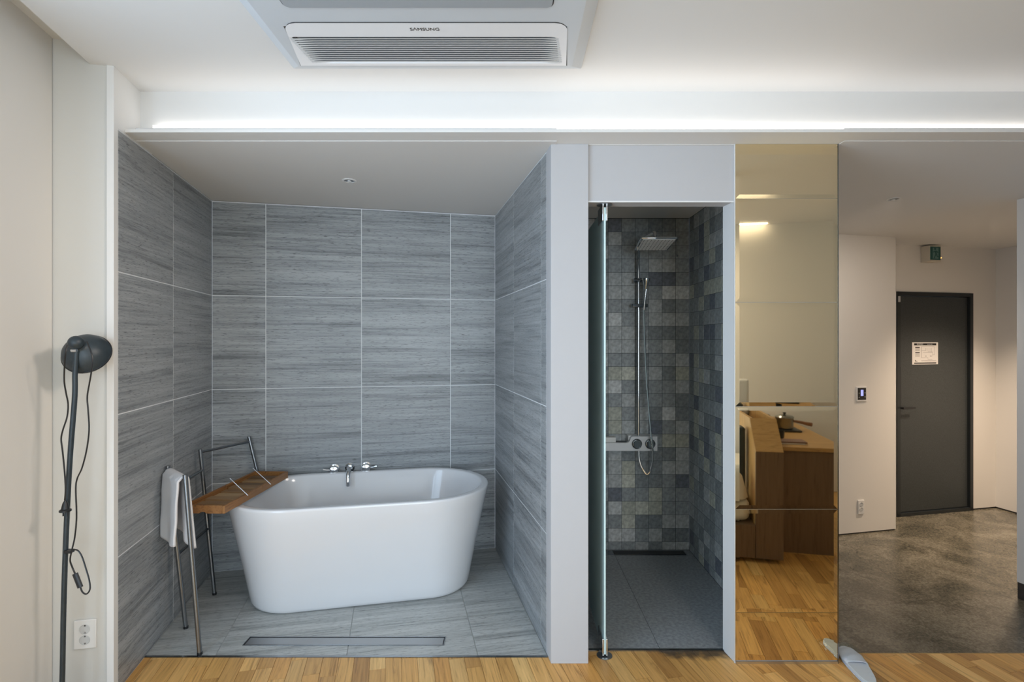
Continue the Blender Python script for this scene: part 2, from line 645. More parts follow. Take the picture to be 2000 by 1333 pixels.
def text(name, body, size, pos, ex, ey, m, parent, extr=0.0003, align='CENTER', squash=1.0):
    cu = bpy.data.curves.new(name, 'FONT')
    cu.body = body
    cu.size = size
    cu.extrude = extr
    cu.align_x = align
    cu.align_y = 'CENTER'
    cu.resolution_u = 3
    tmp = bpy.data.objects.new(name + '_tmp', cu)
    COL.objects.link(tmp)
    dg = bpy.context.evaluated_depsgraph_get()
    dg.update()
    me = bpy.data.meshes.new_from_object(tmp.evaluated_get(dg))
    bpy.data.objects.remove(tmp, do_unlink=True)
    ex, ey = Vector(ex).normalized(), Vector(ey).normalized()
    ez = ex.cross(ey)
    mt = Matrix((ex, ey, ez)).transposed().to_4x4()
    sq = Matrix.Diagonal((1, squash, 1, 1))
    me.transform(mt @ sq)
    me.materials.clear()
    me.materials.append(m)
    o = bpy.data.objects.new(name, me)
    COL.objects.link(o)
    o.parent = parent
    o.location = Vector(pos) - WL[parent.name]
    return o


def spline(pts, n=8):
    """Catmull-Rom through the points"""
    pts = [Vector(p) for p in pts]
    out = []
    for i in range(len(pts) - 1):
        p0, p1, p2, p3 = pts[max(i - 1, 0)], pts[i], pts[i + 1], pts[min(i + 2, len(pts) - 1)]
        for k in range(n):
            t = k / n
            out.append(0.5 * ((2 * p1) + (p2 - p0) * t + (2 * p0 - 5 * p1 + 4 * p2 - p3) * t * t + (3 * p1 - p0 - 3 * p2 + p3) * t ** 3))
    out.append(pts[-1])
    return out


def clip(poly, a, b, c):
    """keep the part of the polygon with a*x + b*y <= c"""
    out = []
    n = len(poly)
    for i in range(n):
        p, q = poly[i], poly[(i + 1) % n]
        dp, dq = a * p[0] + b * p[1] - c, a * q[0] + b * q[1] - c
        if dp <= 0:
            out.append(p)
        if dp * dq < 0:
            k = dp / (dp - dq)
            out.append((p[0] + (q[0] - p[0]) * k, p[1] + (q[1] - p[1]) * k))
    return out


# ------------------------------------------------------------------ room shell
ZC = 2.60            # main ceiling
ZB = 2.36            # underside of the light shelf
ZL = 2.3575           # lower ceilings
YF = 2.405           # face of the wall above the light shelf
YS = 2.263           # front of the light shelf
ZE = -0.16           # floor of the entrance hall
SB = 1.824           # width of the bath alcove
TB = 4.54            # back wall of the room

# bath alcove walls: grout bed with tiles
ROWS = [(0.0, 0.559), (0.559, 1.157), (1.157, 1.755), (1.755, 2.351)]


def rounded_tile(w, h, th, g):
    """tile in local axes: x along, y thickness (front at -y), z up, with a small chamfer"""
    mb = MB()
    x, z, c = w / 2 - g, h / 2 - g, 0.0012
    pts = [(-x, th, -z), (x, th, -z), (x, th, z), (-x, th, z),
           (-x, c, -z), (x, c, -z), (x, c, z), (-x, c, z),
           (-x + c, 0, -z + c), (x - c, 0, -z + c), (x - c, 0, z - c), (-x + c, 0, z - c)]
    fs = [(0, 1, 2, 3), (8, 11, 10, 9)]
    for a in (0, 4):
        for i in range(4):
            fs.append((a + i, a + (i + 1) % 4, a + 4 + (i + 1) % 4, a + 4 + i))
    mb.add(pts, fs)
    return mb


def tiled_wall(name, o, ex, ny, cols, rows, m, grout, g=0.0022, th=0.006, recess=0.0015, thick=0.08, picker=None, zbase=0.0):
    """o: corner on the tile face; ex: along the wall; ny: out of the wall towards the room"""
    w1 = max(c[1] for c in cols)
    w0 = min(c[0] for c in cols)
    z1 = max(r[1] for r in rows)
    mb = MB().ob(o, ex, -ny, Z, (w0, w1), (recess, thick), (zbase, z1 + 0.003))
    wall = struct(name, mb, grout, loc=o)
    rot = math.atan2(ex.y, ex.x)
    # local -y must point out of the wall
    fl = Vector((math.cos(rot + math.pi / 2), math.sin(rot + math.pi / 2), 0)).dot(ny) > 0
    if fl:
        rot += math.pi
    cache = {}
    for ri, (z0, za) in enumerate(rows):
        for ci, (a, b) in enumerate(cols):
            key = (round(b - a, 3), round(za - z0, 3))
            if key not in cache:
                me = finish_mesh('tile', rounded_tile(b - a, za - z0, th, g), Vector((0, 0, 0)))
                me.materials.append(m if m else M['shower2'])
                cache[key] = me
            pos = Vector(o) + ex * ((a + b) / 2) + Z * ((z0 + za) / 2)
            mm = picker(ri, ci) if picker else None
            place('tile', cache[key], wall, pos, rot, mm)
    return wall


tiled_wall('wall_back', BL, U, V, [(0.0, 0.316), (0.316, 0.912), (0.912, 1.508), (1.508, SB)], ROWS, M['stone'], M['grout'])
tiled_wall('wall_alcove_left', BL, V, U, [(0.0, 0.60), (0.60, 1.165)], ROWS, M['stone'], M['grout'])
BR = S(SB, 0)
tiled_wall('wall_alcove_right', BR, V, -U, [(0.0, 0.60), (0.60, 1.20), (1.20, 1.292)], ROWS, M['stone'], M['grout'])

# alcove floor
af = MB().prism([S(-0.02, -0.02), S(SB + 0.02, -0.02), S(SB + 0.02, 1.285), (-1.55, 2.457), (-1.70, 2.457)][0:3] + [Vector((0.17, 2.457)), Vector((-1.72, 2.457))], -0.10, -0.0025)
floor_alcove = struct('floor_alcove', af, M['grout_floor'], loc=(0, 0, 0))
for (s0, s1) in ((0.0, 0.315), (0.315, 0.912), (0.912, 1.508), (1.508, SB)):
    for (t0, t1) in ((0.0, 0.28), (0.28, 0.88), (0.88, 1.48)):
        g = 0.0022
        quad = [tuple(S(a, b)[:2]) for a, b in ((s0 + g, t0 + g), (s1 - g, t0 + g), (s1 - g, t1 - g), (s0 + g, t1 - g))]
        quad = clip(quad, 0, -1, -2.4575)
        if len(quad) < 3:
            continue
        c = S((s0 + s1) / 2, (t0 + t1) / 2, 0)
        loc = []
        for p in quad:
            d = Vector((p[0], p[1], 0)) - c
            loc.append((d.dot(U), -d.dot(V)))
        me = finish_mesh('tile', MB().prism(loc, -0.006, 0.0), Vector((0, 0, 0)))
        me.materials.append(M['stone_floor'])
        place('tile', me, floor_alcove, c, A)
struct('trim_1', MB().box(-1.712, 0.165, 2.4445, 2.4572, -0.02, 0.003), M['chrome_dark'])

# alcove ceiling, shelf of the indirect light, wall above it, ceilings
struct('ceiling_alcove', MB().prism([S(-0.10, -0.1), S(SB + 0.06, -0.1), (0.20, 2.50), (0.20, 2.362), (-1.72, 2.362), (-1.80, 2.40)], ZL, ZL + 0.06), M['ceiling'])
struct('trim_2', MB().prism([S(0.001, 1.110), (3.6, YS), (3.6, YF), (-1.689, YF)], ZB, ZB + 0.013), M['paint'])
struct('wall_front_upper', MB().box(-1.80, 3.7, YF, YF + 0.08, ZL + 0.001, ZC + 0.02), M['paint'])
struct('wall_cove_side', MB().uv((-0.03, 0.0), (0.85, 1.170), (2.353, ZC)), M['paint'])
led_sh = struct('trim_3', MB().box(-1.615, 3.2, 2.378, 2.4045, ZB + 0.0135, ZB + 0.0765), M['led'])
ceil_poly = [S(-0.089, TF + 0.1), S(-0.089, 1.188), S(0.0, 1.188), S(-0.02, 0.93), (3.9, YF + 0.03), S(5.1, TB + 0.1), S(5.1, TF + 0.1)]
struct('ceiling', MB().prism(ceil_poly, ZC, ZC + 0.089), M['ceiling'])
struct('ceiling_slot', MB().uv((-0.36, -0.06), (1.10, TF + 0.1), (ZC + 0.089, ZC + 0.14)), M['ceiling'])
struct('ceiling_hall', MB().prism([(1.484, 2.362), (3.55, 2.362), (3.3, 3.2), (5.2, 3.1), (5.0, 5.5), (1.43, 5.5), (1.43, 2.415), (1.484, 2.415)], ZL, ZL + 0.06), M['ceiling'])

# left side: panel next to the alcove, trim, left wall with the window
struct('wall_left_return', MB().uv((SW - 0.006, -0.026), (1.12, 1.192), (0.0, ZC + 0.089)), M['panel_grey'])
struct('trim_4', MB().uv((-0.026, 0.0), (1.1655, 1.200), (0.0, ZC)), M['paint'], bev=0.001)
wl = MB()
wl.uv((SW - 0.14, SW), (1.198, WIN_T0), (0.0, ZC + 0.089))
wl.uv((SW - 0.14, SW), (WIN_T1, TF + 0.1), (0.0, ZC + 0.089))
wl.uv((SW - 0.14, SW), (WIN_T0, WIN_T1), (0.0, WIN_Z0))
wl.uv((SW - 0.14, SW), (WIN_T0, WIN_T1), (WIN_Z1, ZC + 0.089))
struct('wall_left', wl, M['paint_warm'])
win = bpy.data.objects.new('window_1', None)
COL.objects.link(win)
win.location = S(SW - 0.07, (WIN_T0 + WIN_T1) / 2, WIN_Z0)
win['kind'] = 'structure'
WL['window_1'] = Vector(win.location)
fr = MB()
wm = (WIN_T0 + WIN_T1) / 2
for (ta, tb) in ((WIN_T0, WIN_T0 + 0.05), (wm - 0.03, wm + 0.03), (WIN_T1 - 0.05, WIN_T1)):
    fr.uv((SW - 0.10, SW - 0.04), (ta, tb), (WIN_Z0, WIN_Z1))
for (za, zb) in ((WIN_Z0, WIN_Z0 + 0.05), (WIN_Z1 - 0.05, WIN_Z1)):
    fr.uv((SW - 0.10, SW - 0.04), (WIN_T0, WIN_T1), (za, zb))
obj('window_frame', fr, M['lacquer'], win)
for (ta, tb) in ((WIN_T0 + 0.05, wm - 0.03), (wm + 0.03, WIN_T1 - 0.05)):
    obj('pane', MB().uv((SW - 0.073, SW - 0.067), (ta, tb), (WIN_Z0 + 0.05, WIN_Z1 - 0.05)), M['pane'], win)

# back wall of the room and its light slot
struct('wall_kitchen', MB().uv((2.45, 5.2), (TB, TB + 0.1), (0.0, ZC + 0.02)), M['paint_warm'])
struct('wall_side', MB().uv((2.80, 2.90), (TB + 0.1, TF + 0.1), (0.0, ZC + 0.02)), M['paint_warm'])
wr = MB()
wr.uv((SW - 0.2, RW0), (TF, TF + 0.14), (0.0, ZC + 0.089))
wr.uv((RW1, 2.95), (TF, TF + 0.14), (0.0, ZC + 0.089))
wr.uv((RW0, RW1), (TF, TF + 0.14), (0.0, RZ0w))
wr.uv((RW0, RW1), (TF, TF + 0.14), (RZ1w, ZC + 0.089))
struct('wall_rear', wr, M['paint_warm'])
win2 = bpy.data.objects.new('window_2', None)
COL.objects.link(win2)
win2.location = S((RW0 + RW1) / 2, TF + 0.07, RZ0w)
win2['kind'] = 'structure'
WL['window_2'] = Vector(win2.location)
fr = MB()
rm = (RW0 + RW1) / 2
for (sa_, sb_) in ((RW0, RW0 + 0.05), (rm - 0.03, rm + 0.03), (RW1 - 0.05, RW1)):
    fr.uv((sa_, sb_), (TF + 0.04, TF + 0.10), (RZ0w, RZ1w))
for (za, zb) in ((RZ0w, RZ0w + 0.05), (RZ1w - 0.05, RZ1w)):
    fr.uv((RW0, RW1), (TF + 0.04, TF + 0.10), (za, zb))
obj('window_frame', fr, M['lacquer'], win2)
for (sa_, sb_) in ((RW0 + 0.05, rm - 0.03), (rm + 0.03, RW1 - 0.05)):
    obj('pane', MB().uv((sa_, sb_), (TF + 0.067, TF + 0.073), (RZ0w + 0.05, RZ1w - 0.05)), M['pane'], win2)
a0, a1 = 2.96, 3.463
struct('trim_5', MB().uv((a0, a1), (TB - 0.055, TB - 0.045), (ZC - 0.004, ZC)), M['led_back'])

# pillar between bath and shower
pl = MB().prism([(0.1768, 2.400), (0.3465, 2.400), (0.3465, 2.52), (0.164, 2.52), (0.161, 2.487)], 0.0, ZB)
struct('pillar', pl, M['panel_cool'], bev=0.0015)
# wall over the shower opening and the wall that carries the mirror
struct('wall_shower_front', MB().box(0.3465, 1.014, 2.4155, 2.507, 2.102, ZB), M['panel_cool'])
struct('wall_mirror_side', MB().prism([(1.0135, 2.4075), (1.479, 2.4075), (1.479, 2.507), (0.9995, 2.507)], 0.0, ZB), M['lacquer'])
struct('trim_6', MB().box(0.3475, 1.0165, 2.411, 2.4158, 2.098, 2.1045), M['lacquer'])
# closet side that runs along the hall (hidden behind the mirror)
struct('wall_hall_left', MB().prism([(1.40, 2.507), (1.479, 2.507), (1.479, 4.30), (1.40, 4.30)], ZE, ZL), M['paint'])

# shower room
YB = 3.705
XR = 1.241
tp = 0.09445
ztop = 2.324
srows = []
z = ztop
while z > 0.001:
    srows.append((max(0.0, z - tp), z))
    z -= tp
scols = []
x = XR
while x > 0.34:
    scols.append((x - tp, x))
    x -= tp
scols = scols[::-1]
ncol = len(scols)
PAT = ["022112", "312222", "222222", "222332", "332002", "332244", "222312", "422333", "332111", "333231", "221223", "562315",
       "421223", "232221", "523141", "533023", "332255", "312113", "352133", "361120", "022522", "456522", "261133", "442311", "223133"]


def pick_back(ri, ci):
    k = ci - (ncol - 6)
    if 0 <= k < 6 and ri < len(PAT):
        return M['shower' + PAT[ri][k]]
    return M['shower%d' % random.choice((1, 2, 2, 3))]


tiled_wall('wall_shower_back', Vector((0, YB, 0)), Vector((1, 0, 0)), Vector((0, -1, 0)), scols, srows, None, M['grout_dark'], g=0.0009, th=0.004, recess=0.0015, picker=pick_back)
rcols = [(k * tp, (k + 1) * tp) for k in range(11)]
tiled_wall('wall_shower_right', Vector((XR, YB, 0)), Vector((0, -1, 0)), Vector((-1, 0, 0)), rcols, srows, None, M['grout_dark'], g=0.0009, th=0.004, recess=0.0015,
           picker=lambda r, c: M['shower%d' % random.choice((0, 1, 1, 2, 2, 2, 3, 5))])
struct('wall_shower_left', MB().box(0.262, 0.34, 2.53, YB + 0.05, 0.0, ztop), M['shower2'])
struct('ceiling_shower', MB().box(0.26, XR + 0.05, 2.507, YB + 0.05, ztop + 0.0035, ztop + 0.05), M['ceiling'])
fs = struct('floor_shower', MB().box(0.262, XR + 0.05, 2.50, YB + 0.05, -0.08, -0.0015), M['grout_dark'])
for (xa, xb) in ((0.345, 0.703), (0.703, XR)):
    for (ya, yb) in ((2.509, 2.79), (2.79, 3.39), (3.39, YB)):
        g = 0.0012
        me = finish_mesh('tile', MB().box(-(xb - xa) / 2 + g, (xb - xa) / 2 - g, -(yb - ya) / 2 + g, (yb - ya) / 2 - g, -0.006, 0.0), Vector((0, 0, 0)))
        me.materials.append(M['shower_floor'])
        place('tile', me, fs, ((xa + xb) / 2, (ya + yb) / 2, 0), 0)
struct('trim_7', MB().box(0.3465, 1.0, 2.495, 2.5085, -0.03, 0.006), M['chrome_dark'])

# wooden floor: bed and single boards
wf = MB()
wf.prism([S(SW - 0.1, 1.0), (-1.69, 2.444), (0.17, 2.444), (0.20, 2.494), (1.0, 2.494), (1.05, 2.476), (4.0, 2.476), S(5.2, TB + 0.1), S(5.2, TF + 0.1), S(SW - 0.1, TF + 0.1)], -0.05, -0.0045)
floor = struct('floor', wf, M['plank'], loc=(0, 0, 0))
PW = 0.0705
rp = random.Random(11)
s = -0.25
while s < 4.6:
    t = 0.55 + rp.random() * 0.4
    while t < 3.4:
        ln = rp.choice((0.30, 0.38, 0.45, 0.52, 0.60))
        g = 0.0008
        quad = [tuple(S(a, b)[:2]) for a, b in ((s + g, t + g), (s + PW - g, t + g), (s + PW - g, t + ln - g), (s + g, t + ln - g))]
        c = S(s + PW / 2, t + ln / 2)
        lim = 2.4442 if c.x < 0.17 - 0.0 else (2.4945 if c.x < 1.2 else 2.4765)
        q2 = clip(quad, 0, 1, lim)
        ys = [p[1] for p in q2]
        keep = len(q2) >= 3 and (max(ys) > 2.20 or (0.85 < c.x < 2.35 and max(ys) > 1.05))
        st = ST(c)
        if keep and st[0] > SW and (c.x > -1.74):
            if c.x < -1.55:
                q2 = clip(q2, -V.y * -1, V.x * -1, 1e9)
            loc = []
            for p in q2:
                d = Vector((p[0], p[1], 0)) - c
                loc.append((d.dot(U), -d.dot(V)))
            me = finish_mesh('plank', MB().prism(loc, -0.006, 0.0), Vector((0, 0, 0)))
            me.materials.append(M['plank'])
            place('plank', me, floor, c, A)
        t += ln
    s += PW
struct('trim_8', MB().box(1.479, 3.4, 2.4765, 2.4815, ZE, 0.0005), M['oak_top'])

# entrance hall
struct('floor_hall', MB().prism([(1.40, 2.479), (4.0, 2.479), (5.4, 2.6), (5.2, 5.6), (1.40, 5.6)], ZE - 0.05, ZE), M['concrete'])
WC = Vector((2.721, 4.412, 0))
wc_end = on_plane(1749.5, 800, WC, V)
kq = (Vector((wc_end.x, wc_end.y, 0)) - WC).dot(U)
struct('wall_hall_back', MB().ob(WC, U, -V, Z, (-1.32, kq), (0.0, 0.09), (ZE + 0.012, ZL)), M['paint_warm'])
struct('baseboard_hall_back', MB().ob(WC, U, -V, Z, (-1.32, kq - 0.004), (0.006, 0.08), (ZE, ZE + 0.012)), M['plinth'])
C0 = Vector((4.70, 5.14, 0))


def q_at(px):
    r = (px - CX) / F
    return (C0.x - r * C0.y) / (U.x - r * U.y)


qL, qR = q_at(1750.5), q_at(1898.5)
ZD = 1.922
dw = MB()
dw.ob(C0, -U, -V, Z, (-0.1, qR), (0.0, 0.12), (ZE + 0.014, ZL))
dw.ob(C0, -U, -V, Z, (qR, qL), (0.0, 0.12), (ZD, ZL))
dw.ob(C0, -U, -V, Z, (qL, qL + 0.6), (0.0, 0.12), (ZE, ZL))
struct('wall_door', dw, M['paint_warm'])
struct('baseboard_door', MB().ob(C0, -U, -V, Z, (-0.02, qR - 0.004), (0.006, 0.10), (ZE, ZE + 0.014)), M['plinth'])
struct('wall_hall_right', MB().ob(C0, V, U, Z, (-0.1, 2.3), (0.0, 0.1), (ZE + 0.014, ZL)), M['paint_warm'])
struct('baseboard_hall_right', MB().ob(C0, V, U, Z, (0.0, 2.3), (0.006, 0.09), (ZE, ZE + 0.014)), M['plinth'])
WR = P(1986, 800, 3.34)
WR.z = 0
struct('wall_right', MB().ob(WR, V, U, Z, (0.0, 3.8), (0.0, 0.12), (-0.055, ZC + 0.02)), M['paint'])
struct('baseboard_right', MB().ob(WR, V, U, Z, (0.002, 3.8), (0.003, 0.12), (ZE, -0.055)), M['plinth'])
struct('wall_hall_end', MB().box(3.3, 5.4, 3.0, 3.08, ZE, ZL), M['paint_warm'])

# entrance door
door = bpy.data.objects.new('door_1', None)
COL.objects.link(door)
door.location = C0 - U * ((qL + qR) / 2) + Z * ZE
door['kind'] = 'structure'
WL['door_1'] = Vector(door.location)
dfm = MB()
fw = 0.035
dfm.ob(C0, -U, -V, Z, (qL - fw, qL), (-0.012, 0.10), (ZE, ZD))
dfm.ob(C0, -U, -V, Z, (qR, qR + fw), (-0.012, 0.10), (ZE, ZD))
dfm.ob(C0, -U, -V, Z, (qR, qL), (-0.012, 0.10), (ZD - fw, ZD))
dfm.ob(C0, -U, -V, Z, (qR, qL), (-0.012, 0.10), (ZE, ZE + 0.03))
obj('door_frame', dfm, M['door_frame'], door, bev=0.002)
obj('door_leaf', MB().ob(C0, -U, -V, Z, (qR + fw + 0.004, qL - fw - 0.004), (0.012, 0.055), (ZE + 0.034, ZD - fw - 0.004)), M['door'], door, bev=0.002)
hp = on_plane(1757, 797, C0 + V * -0.012, V)
hd = MB().ob(hp, U, V, Z, (-0.012, 0.012), (0.0, 0.008), (-0.05, 0.38))
hm = obj('lock_plate', hd, M['black_plastic'], door, bev=0.004)
hd = MB().tube([hp + V * 0.005, hp + V * 0.045], 0.009)
hd.ob(hp, U, V, Z, (-0.012, 0.125), (0.038, 0.052), (-0.010, 0.010))
obj('door_handle', hd, M['black_plastic'], door, bev=0.002)
kp = on_plane(1755, 583, C0 + V * 0.013, V)
obj('door_chain_bracket', MB().ob(kp, U, V, Z, (-0.008, 0.010), (0.0, 0.012), (-0.035, 0.02)), M['aluminium'], door, bev=0.002)

# ------------------------------------------------------------------ bronze mirror column
mir = thing('wall_mirror', (1.25, 2.4065, 0.0), 'tall bronze tinted wall mirror in six stacked panels beside the shower', 'mirror')
ys_ = [276, 388.5, 591, 794.5, 995.5, 1197.5, 1291]
YM = 2.4005
X0, X1 = 1.0145, 1.4785
rt = random.Random(3)
for i in range(6):
    za, zb = P(0, ys_[i], YM).z - 0.0008, P(0, ys_[i + 1], YM).z + 0.0008
    if i == 0:
        za = ZB - 0.001
    w, dp = 0.018, 0.0011
    b = [(X0, YM + dp, zb), (X1, YM + dp, zb), (X1, YM + dp, za), (X0, YM + dp, za)]
    f = [(X0 + w, YM, zb + w), (X1 - w, YM, zb + w), (X1 - w, YM, za - w), (X0 + w, YM, za - w)]
    k = [(p[0], YM + 0.006, p[2]) for p in b]
    fs_ = [(0, 1, 2, 3), (11, 10, 9, 8)]
    for q in range(4):
        fs_.append((q, 4 + q, 4 + (q + 1) % 4, (q + 1) % 4)) if False else fs_.append((4 + q, 4 + (q + 1) % 4, (q + 1) % 4, q))
        fs_.append((8 + q, 8 + (q + 1) % 4, 4 + (q + 1) % 4, 4 + q))
    mb = MB().add(f + b + k, fs_)
    obj('mirror_panel', mb, M['bronze'], mir, angle=2)
obj('bottom_trim', MB().box(X0, X1, 2.398, 2.4075, 0.0, 0.010), M['aluminium'], mir)
obj('side_trim', MB().box(X1 + 0.0004, X1 + 0.004, 2.3995, 2.4075, 0.0, ZB), M['chrome_dark'], mir)
obj('side_trim', MB().box(1.0105, X0 - 0.0003, 2.403, 2.4075, 0.0, ZB), M['lacquer'], mir)

# ------------------------------------------------------------------ air conditioner in the ceiling
ac = thing('air_conditioner', (-0.31, 1.8, ZC), 'white ceiling cassette air conditioner with louvred outlet above the bath', 'air conditioner')
zf = 2.553
x0, x1, y0, y1 = -0.907, 0.289, 1.38, 2.192
i0, i1, j0, j1 = -0.845, 0.238, 1.42, 2.095
fr = MB().add([(x0, y0, ZC), (x1, y0, ZC), (x1, y1, ZC), (x0, y1, ZC), (x0 + 0.004, y0, ZC - 0.006), (x1 - 0.004, y0, ZC - 0.006), (x1 - 0.004, y1, ZC - 0.006), (x0 + 0.004, y1, ZC - 0.006),
               (i0, j0, zf), (i1, j0, zf), (i1, j1, zf), (i0, j1, zf), (-0.79, 1.83, zf), (0.19, 1.83, zf), (0.205, 2.080, zf), (-0.82, 2.080, zf),
               (-0.79, 1.83, zf + 0.03), (0.19, 1.83, zf + 0.03), (0.205, 2.080, zf + 0.03), (-0.82, 2.080, zf + 0.03)],
              [(0, 1, 2, 3), (16, 17, 18, 19)] + [(a + i, a + (i + 1) % 4, a + 4 + (i + 1) % 4, a + 4 + i) for a in (0, 4, 8, 12) for i in range(4)])
obj('casing', fr, M['ac'], ac, bev=0.006, seg=3)


def rrect(xa, xb, ya, yb, r, taper=0.0, n=6):
    """outline with rounded near corners; taper widens the far edge"""
    pts = []
    for cx_, cy_, a in ((xa + r, ya + r, math.pi), (xb - r, ya + r, 1.5 * math.pi)):
        for k in range(n + 1):
            an = a + k / n * math.pi / 2
            pts.append((cx_ + r * math.cos(an), cy_ + r * math.sin(an)))
    pts.append((xb + taper * 0.5, yb))
    pts.append((xa - taper, yb))
    return pts


ro, ri = rrect(-0.7855, 0.192, 1.8025, 2.088, 0.045, 0.05), rrect(-0.76, 0.166, 1.825, 2.084, 0.03, 0.05)
nr = len(ro)
obj('seam', MB().add([(p[0], p[1], zf - 0.0006) for p in ro + ri], [(i, i + 1, nr + i + 1, nr + i) for i in range(nr - 2)] + [(nr - 1, 0, nr, 2 * nr - 1)]), M['dark_gap'], ac)
# outlet panel: surface with the louvre dish pressed in
PY0, PY1 = 1.8055, 2.086
DX0, DX1, DY0, DY1 = -0.800, 0.170, 1.893, 2.068


def sm(x, a, b):
    t = max(0.0, min(1.0, (x - a) / (b - a)))
    return t * t * (3 - 2 * t)


out = rrect(-0.783, 0.189, PY0, PY1, 0.042, 0.05)


def edge_x(y):
    f = (y - PY0) / (PY1 - PY0)
    xa, xb = -0.783 - 0.05 * f, 0.189 + 0.025 * f
    r = 0.042
    if y < PY0 + r:
        q = r - math.sqrt(max(0, r * r - (PY0 + r - y) ** 2))
        xa += q
        xb -= q
    return xa, xb


def dish(x, y):
    if y <= DY0 or y >= DY1:
        return 0.0
    f = (y - DY0) / (DY1 - DY0)
    xa, xb = DX0 + 0.02 * f, DX1 + 0.03 * f
    m_ = sm(x, xa, xa + 0.075) * (1 - sm(x, xb - 0.075, xb))
    return m_


def panel_pt(u, v):
    y = PY0 + (PY1 - PY0) * v
    xa, xb = edge_x(y)
    x = xa + (xb - xa) * u
    return Vector((x, y, zf - 0.0015 + 0.0105 * dish(x, y)))


pm = MB().grid(panel_pt, 70, 64)
pn = obj('outlet_panel', pm, M['ac_white'], ac, angle=60)
def rec(u, v):
    y = DY0 + (DY1 - DY0) * (0.01 + 0.98 * v)
    f = (y - DY0) / (DY1 - DY0)
    x = DX0 + 0.02 * f + (DX1 - DX0 + 0.01 * f) * u
    return Vector((x, y, zf - 0.0012 + 0.0075 * dish(x, y)))


obj('outlet_shade', MB().grid(rec, 60, 6), M['ac_shade'], ac, angle=60)  # added grey sheet that colours in the shade behind the slats
NS = 12
for i in range(NS):
    ya = DY0 + 0.004 + (DY1 - DY0 - 0.006) * i / NS
    pitch = (DY1 - DY0 - 0.006) / NS
    def sl(u, v, ya=ya, pitch=pitch):
        f = (ya - DY0) / (DY1 - DY0)
        xa, xb = DX0 + 0.02 * f + 0.003, DX1 + 0.03 * f - 0.003
        x = xa + (xb - xa) * u
        d = dish(x, DY0 + 0.5 * (DY1 - DY0) * 1.0)
        return Vector((x, ya + pitch * (0.02 + 0.76 * v), zf - 0.0018 + 0.0022 * d * v + 0.0010 * d))
    so = obj('louvre_slat', MB().grid(sl, 36, 2), M['ac_slat'], ac, angle=60)
obj('intake_seam', MB().prism([(p[0], 3.10 - p[1]) for p in rrect(-0.741, 0.134, 1.376, 1.66, 0.022, 0.0)], zf - 0.0006, zf + 0.004), M['dark_gap'], ac)
obj('intake_grille', MB().prism([(p[0], 3.10 - p[1]) for p in rrect(-0.737, 0.130, 1.380, 1.66, 0.020, 0.0)], zf - 0.004, zf + 0.002), M['ac_grey'], ac)
text('lettering', 'S\u039bMSUNG', 0.0225, P(829.5, 59, 1.837) * 0 + Vector(((829.5 - CX) / F * 1.842, 1.842, zf - 0.0021)), (1, 0, 0), (0, -1, 0) if False else (0, -1, 0), M['black_print'], ac, squash=1.0)


# ------------------------------------------------------------------ bathtub
TC = S(0.955, 0.428, 0)
tub = MB()
NP = 96


def stadium(a, b, n=NP):
    pts = []
    L_ = a - b
    per = 4 * L_ + 2 * math.pi * b
    for k in range(n):
        d = per * k / n
        if d < math.pi * b / 2 * 1.0:
            an = d / b
            pts.append((L_ + b * math.cos(an), b * math.sin(an)))
        elif d < math.pi * b / 2 + 2 * L_:
            pts.append((L_ - (d - math.pi * b / 2), b))
        elif d < 1.5 * math.pi * b + 2 * L_:
            an = math.pi / 2 + (d - math.pi * b / 2 - 2 * L_) / b
            pts.append((-L_ + b * math.cos(an), b * math.sin(an)))
        elif d < 1.5 * math.pi * b + 4 * L_:
            pts.append((-L_ + (d - 1.5 * math.pi * b - 2 * L_), -b))
        else:
            an = 1.5 * math.pi + (d - 1.5 * math.pi * b - 4 * L_) / b
            pts.append((L_ + b * math.cos(an), b * math.sin(an)))
    return pts


def mapped(a, b, r_a, r_b, n=NP):
    """outline of half sizes a, b; same vertex spread as the rim outline"""
    ref = stadium(r_a, r_b, n)
    Lr = r_a - r_b
    Lb = a - b
    out_ = []
    for (x, y) in ref:
        if abs(x) <= Lr:
            out_.append((x / Lr * Lb, math.copysign(b, y)))
        else:
            sx = math.copysign(1, x)
            cx_, cy_ = (x - sx * Lr) / r_b, y / r_b
            out_.append((sx * Lb + cx_ * b, cy_ * b))
    return out_


RA, RB, RZ = 0.738, 0.388, 0.606
secs = [(0.0, 0.585, 0.212), (0.004, 0.600, 0.227), (0.014, 0.613, 0.240), (0.03, 0.620, 0.247)]
for k in range(1, 10):
    f = k / 9
    secs.append((0.03 + (RZ - 0.046) * f, 0.620 + (RA - 0.620) * (0.9 * f + 0.1 * f * f), 0.247 + (RB - 0.247) * (0.9 * f + 0.1 * f * f)))
secs += [(RZ - 0.006, RA, RB), (RZ - 0.001, RA - 0.003, RB - 0.003), (RZ, RA - 0.009, RB - 0.009), (RZ, RA - 0.036, RB - 0.036), (RZ - 0.002, RA - 0.043, RB - 0.043), (RZ - 0.010, RA - 0.047, RB - 0.047)]
for k in range(1, 10):
    f = k / 9
    secs.append((RZ - 0.010 - 0.37 * f, RA - 0.047 - 0.125 * f, RB - 0.047 - 0.10 * f))
zb_ = RZ - 0.38
secs += [(zb_ - 0.025, RA - 0.180, RB - 0.155), (zb_ - 0.040, RA - 0.205, RB - 0.180), (zb_ - 0.046, RA - 0.26, RB - 0.23), (zb_ - 0.048, RA - 0.42, RB - 0.30)]
pts, fcs = [], []
for (z_, a_, b_) in secs:
    for (x_, y_) in mapped(a_, b_, RA, RB):
        pts.append(TC + U * x_ - V * y_ + Z * z_)
for i in range(len(secs) - 1):
    for k in range(NP):
        fcs.append((i * NP + k, i * NP + (k + 1) % NP, (i + 1) * NP + (k + 1) % NP, (i + 1) * NP + k))
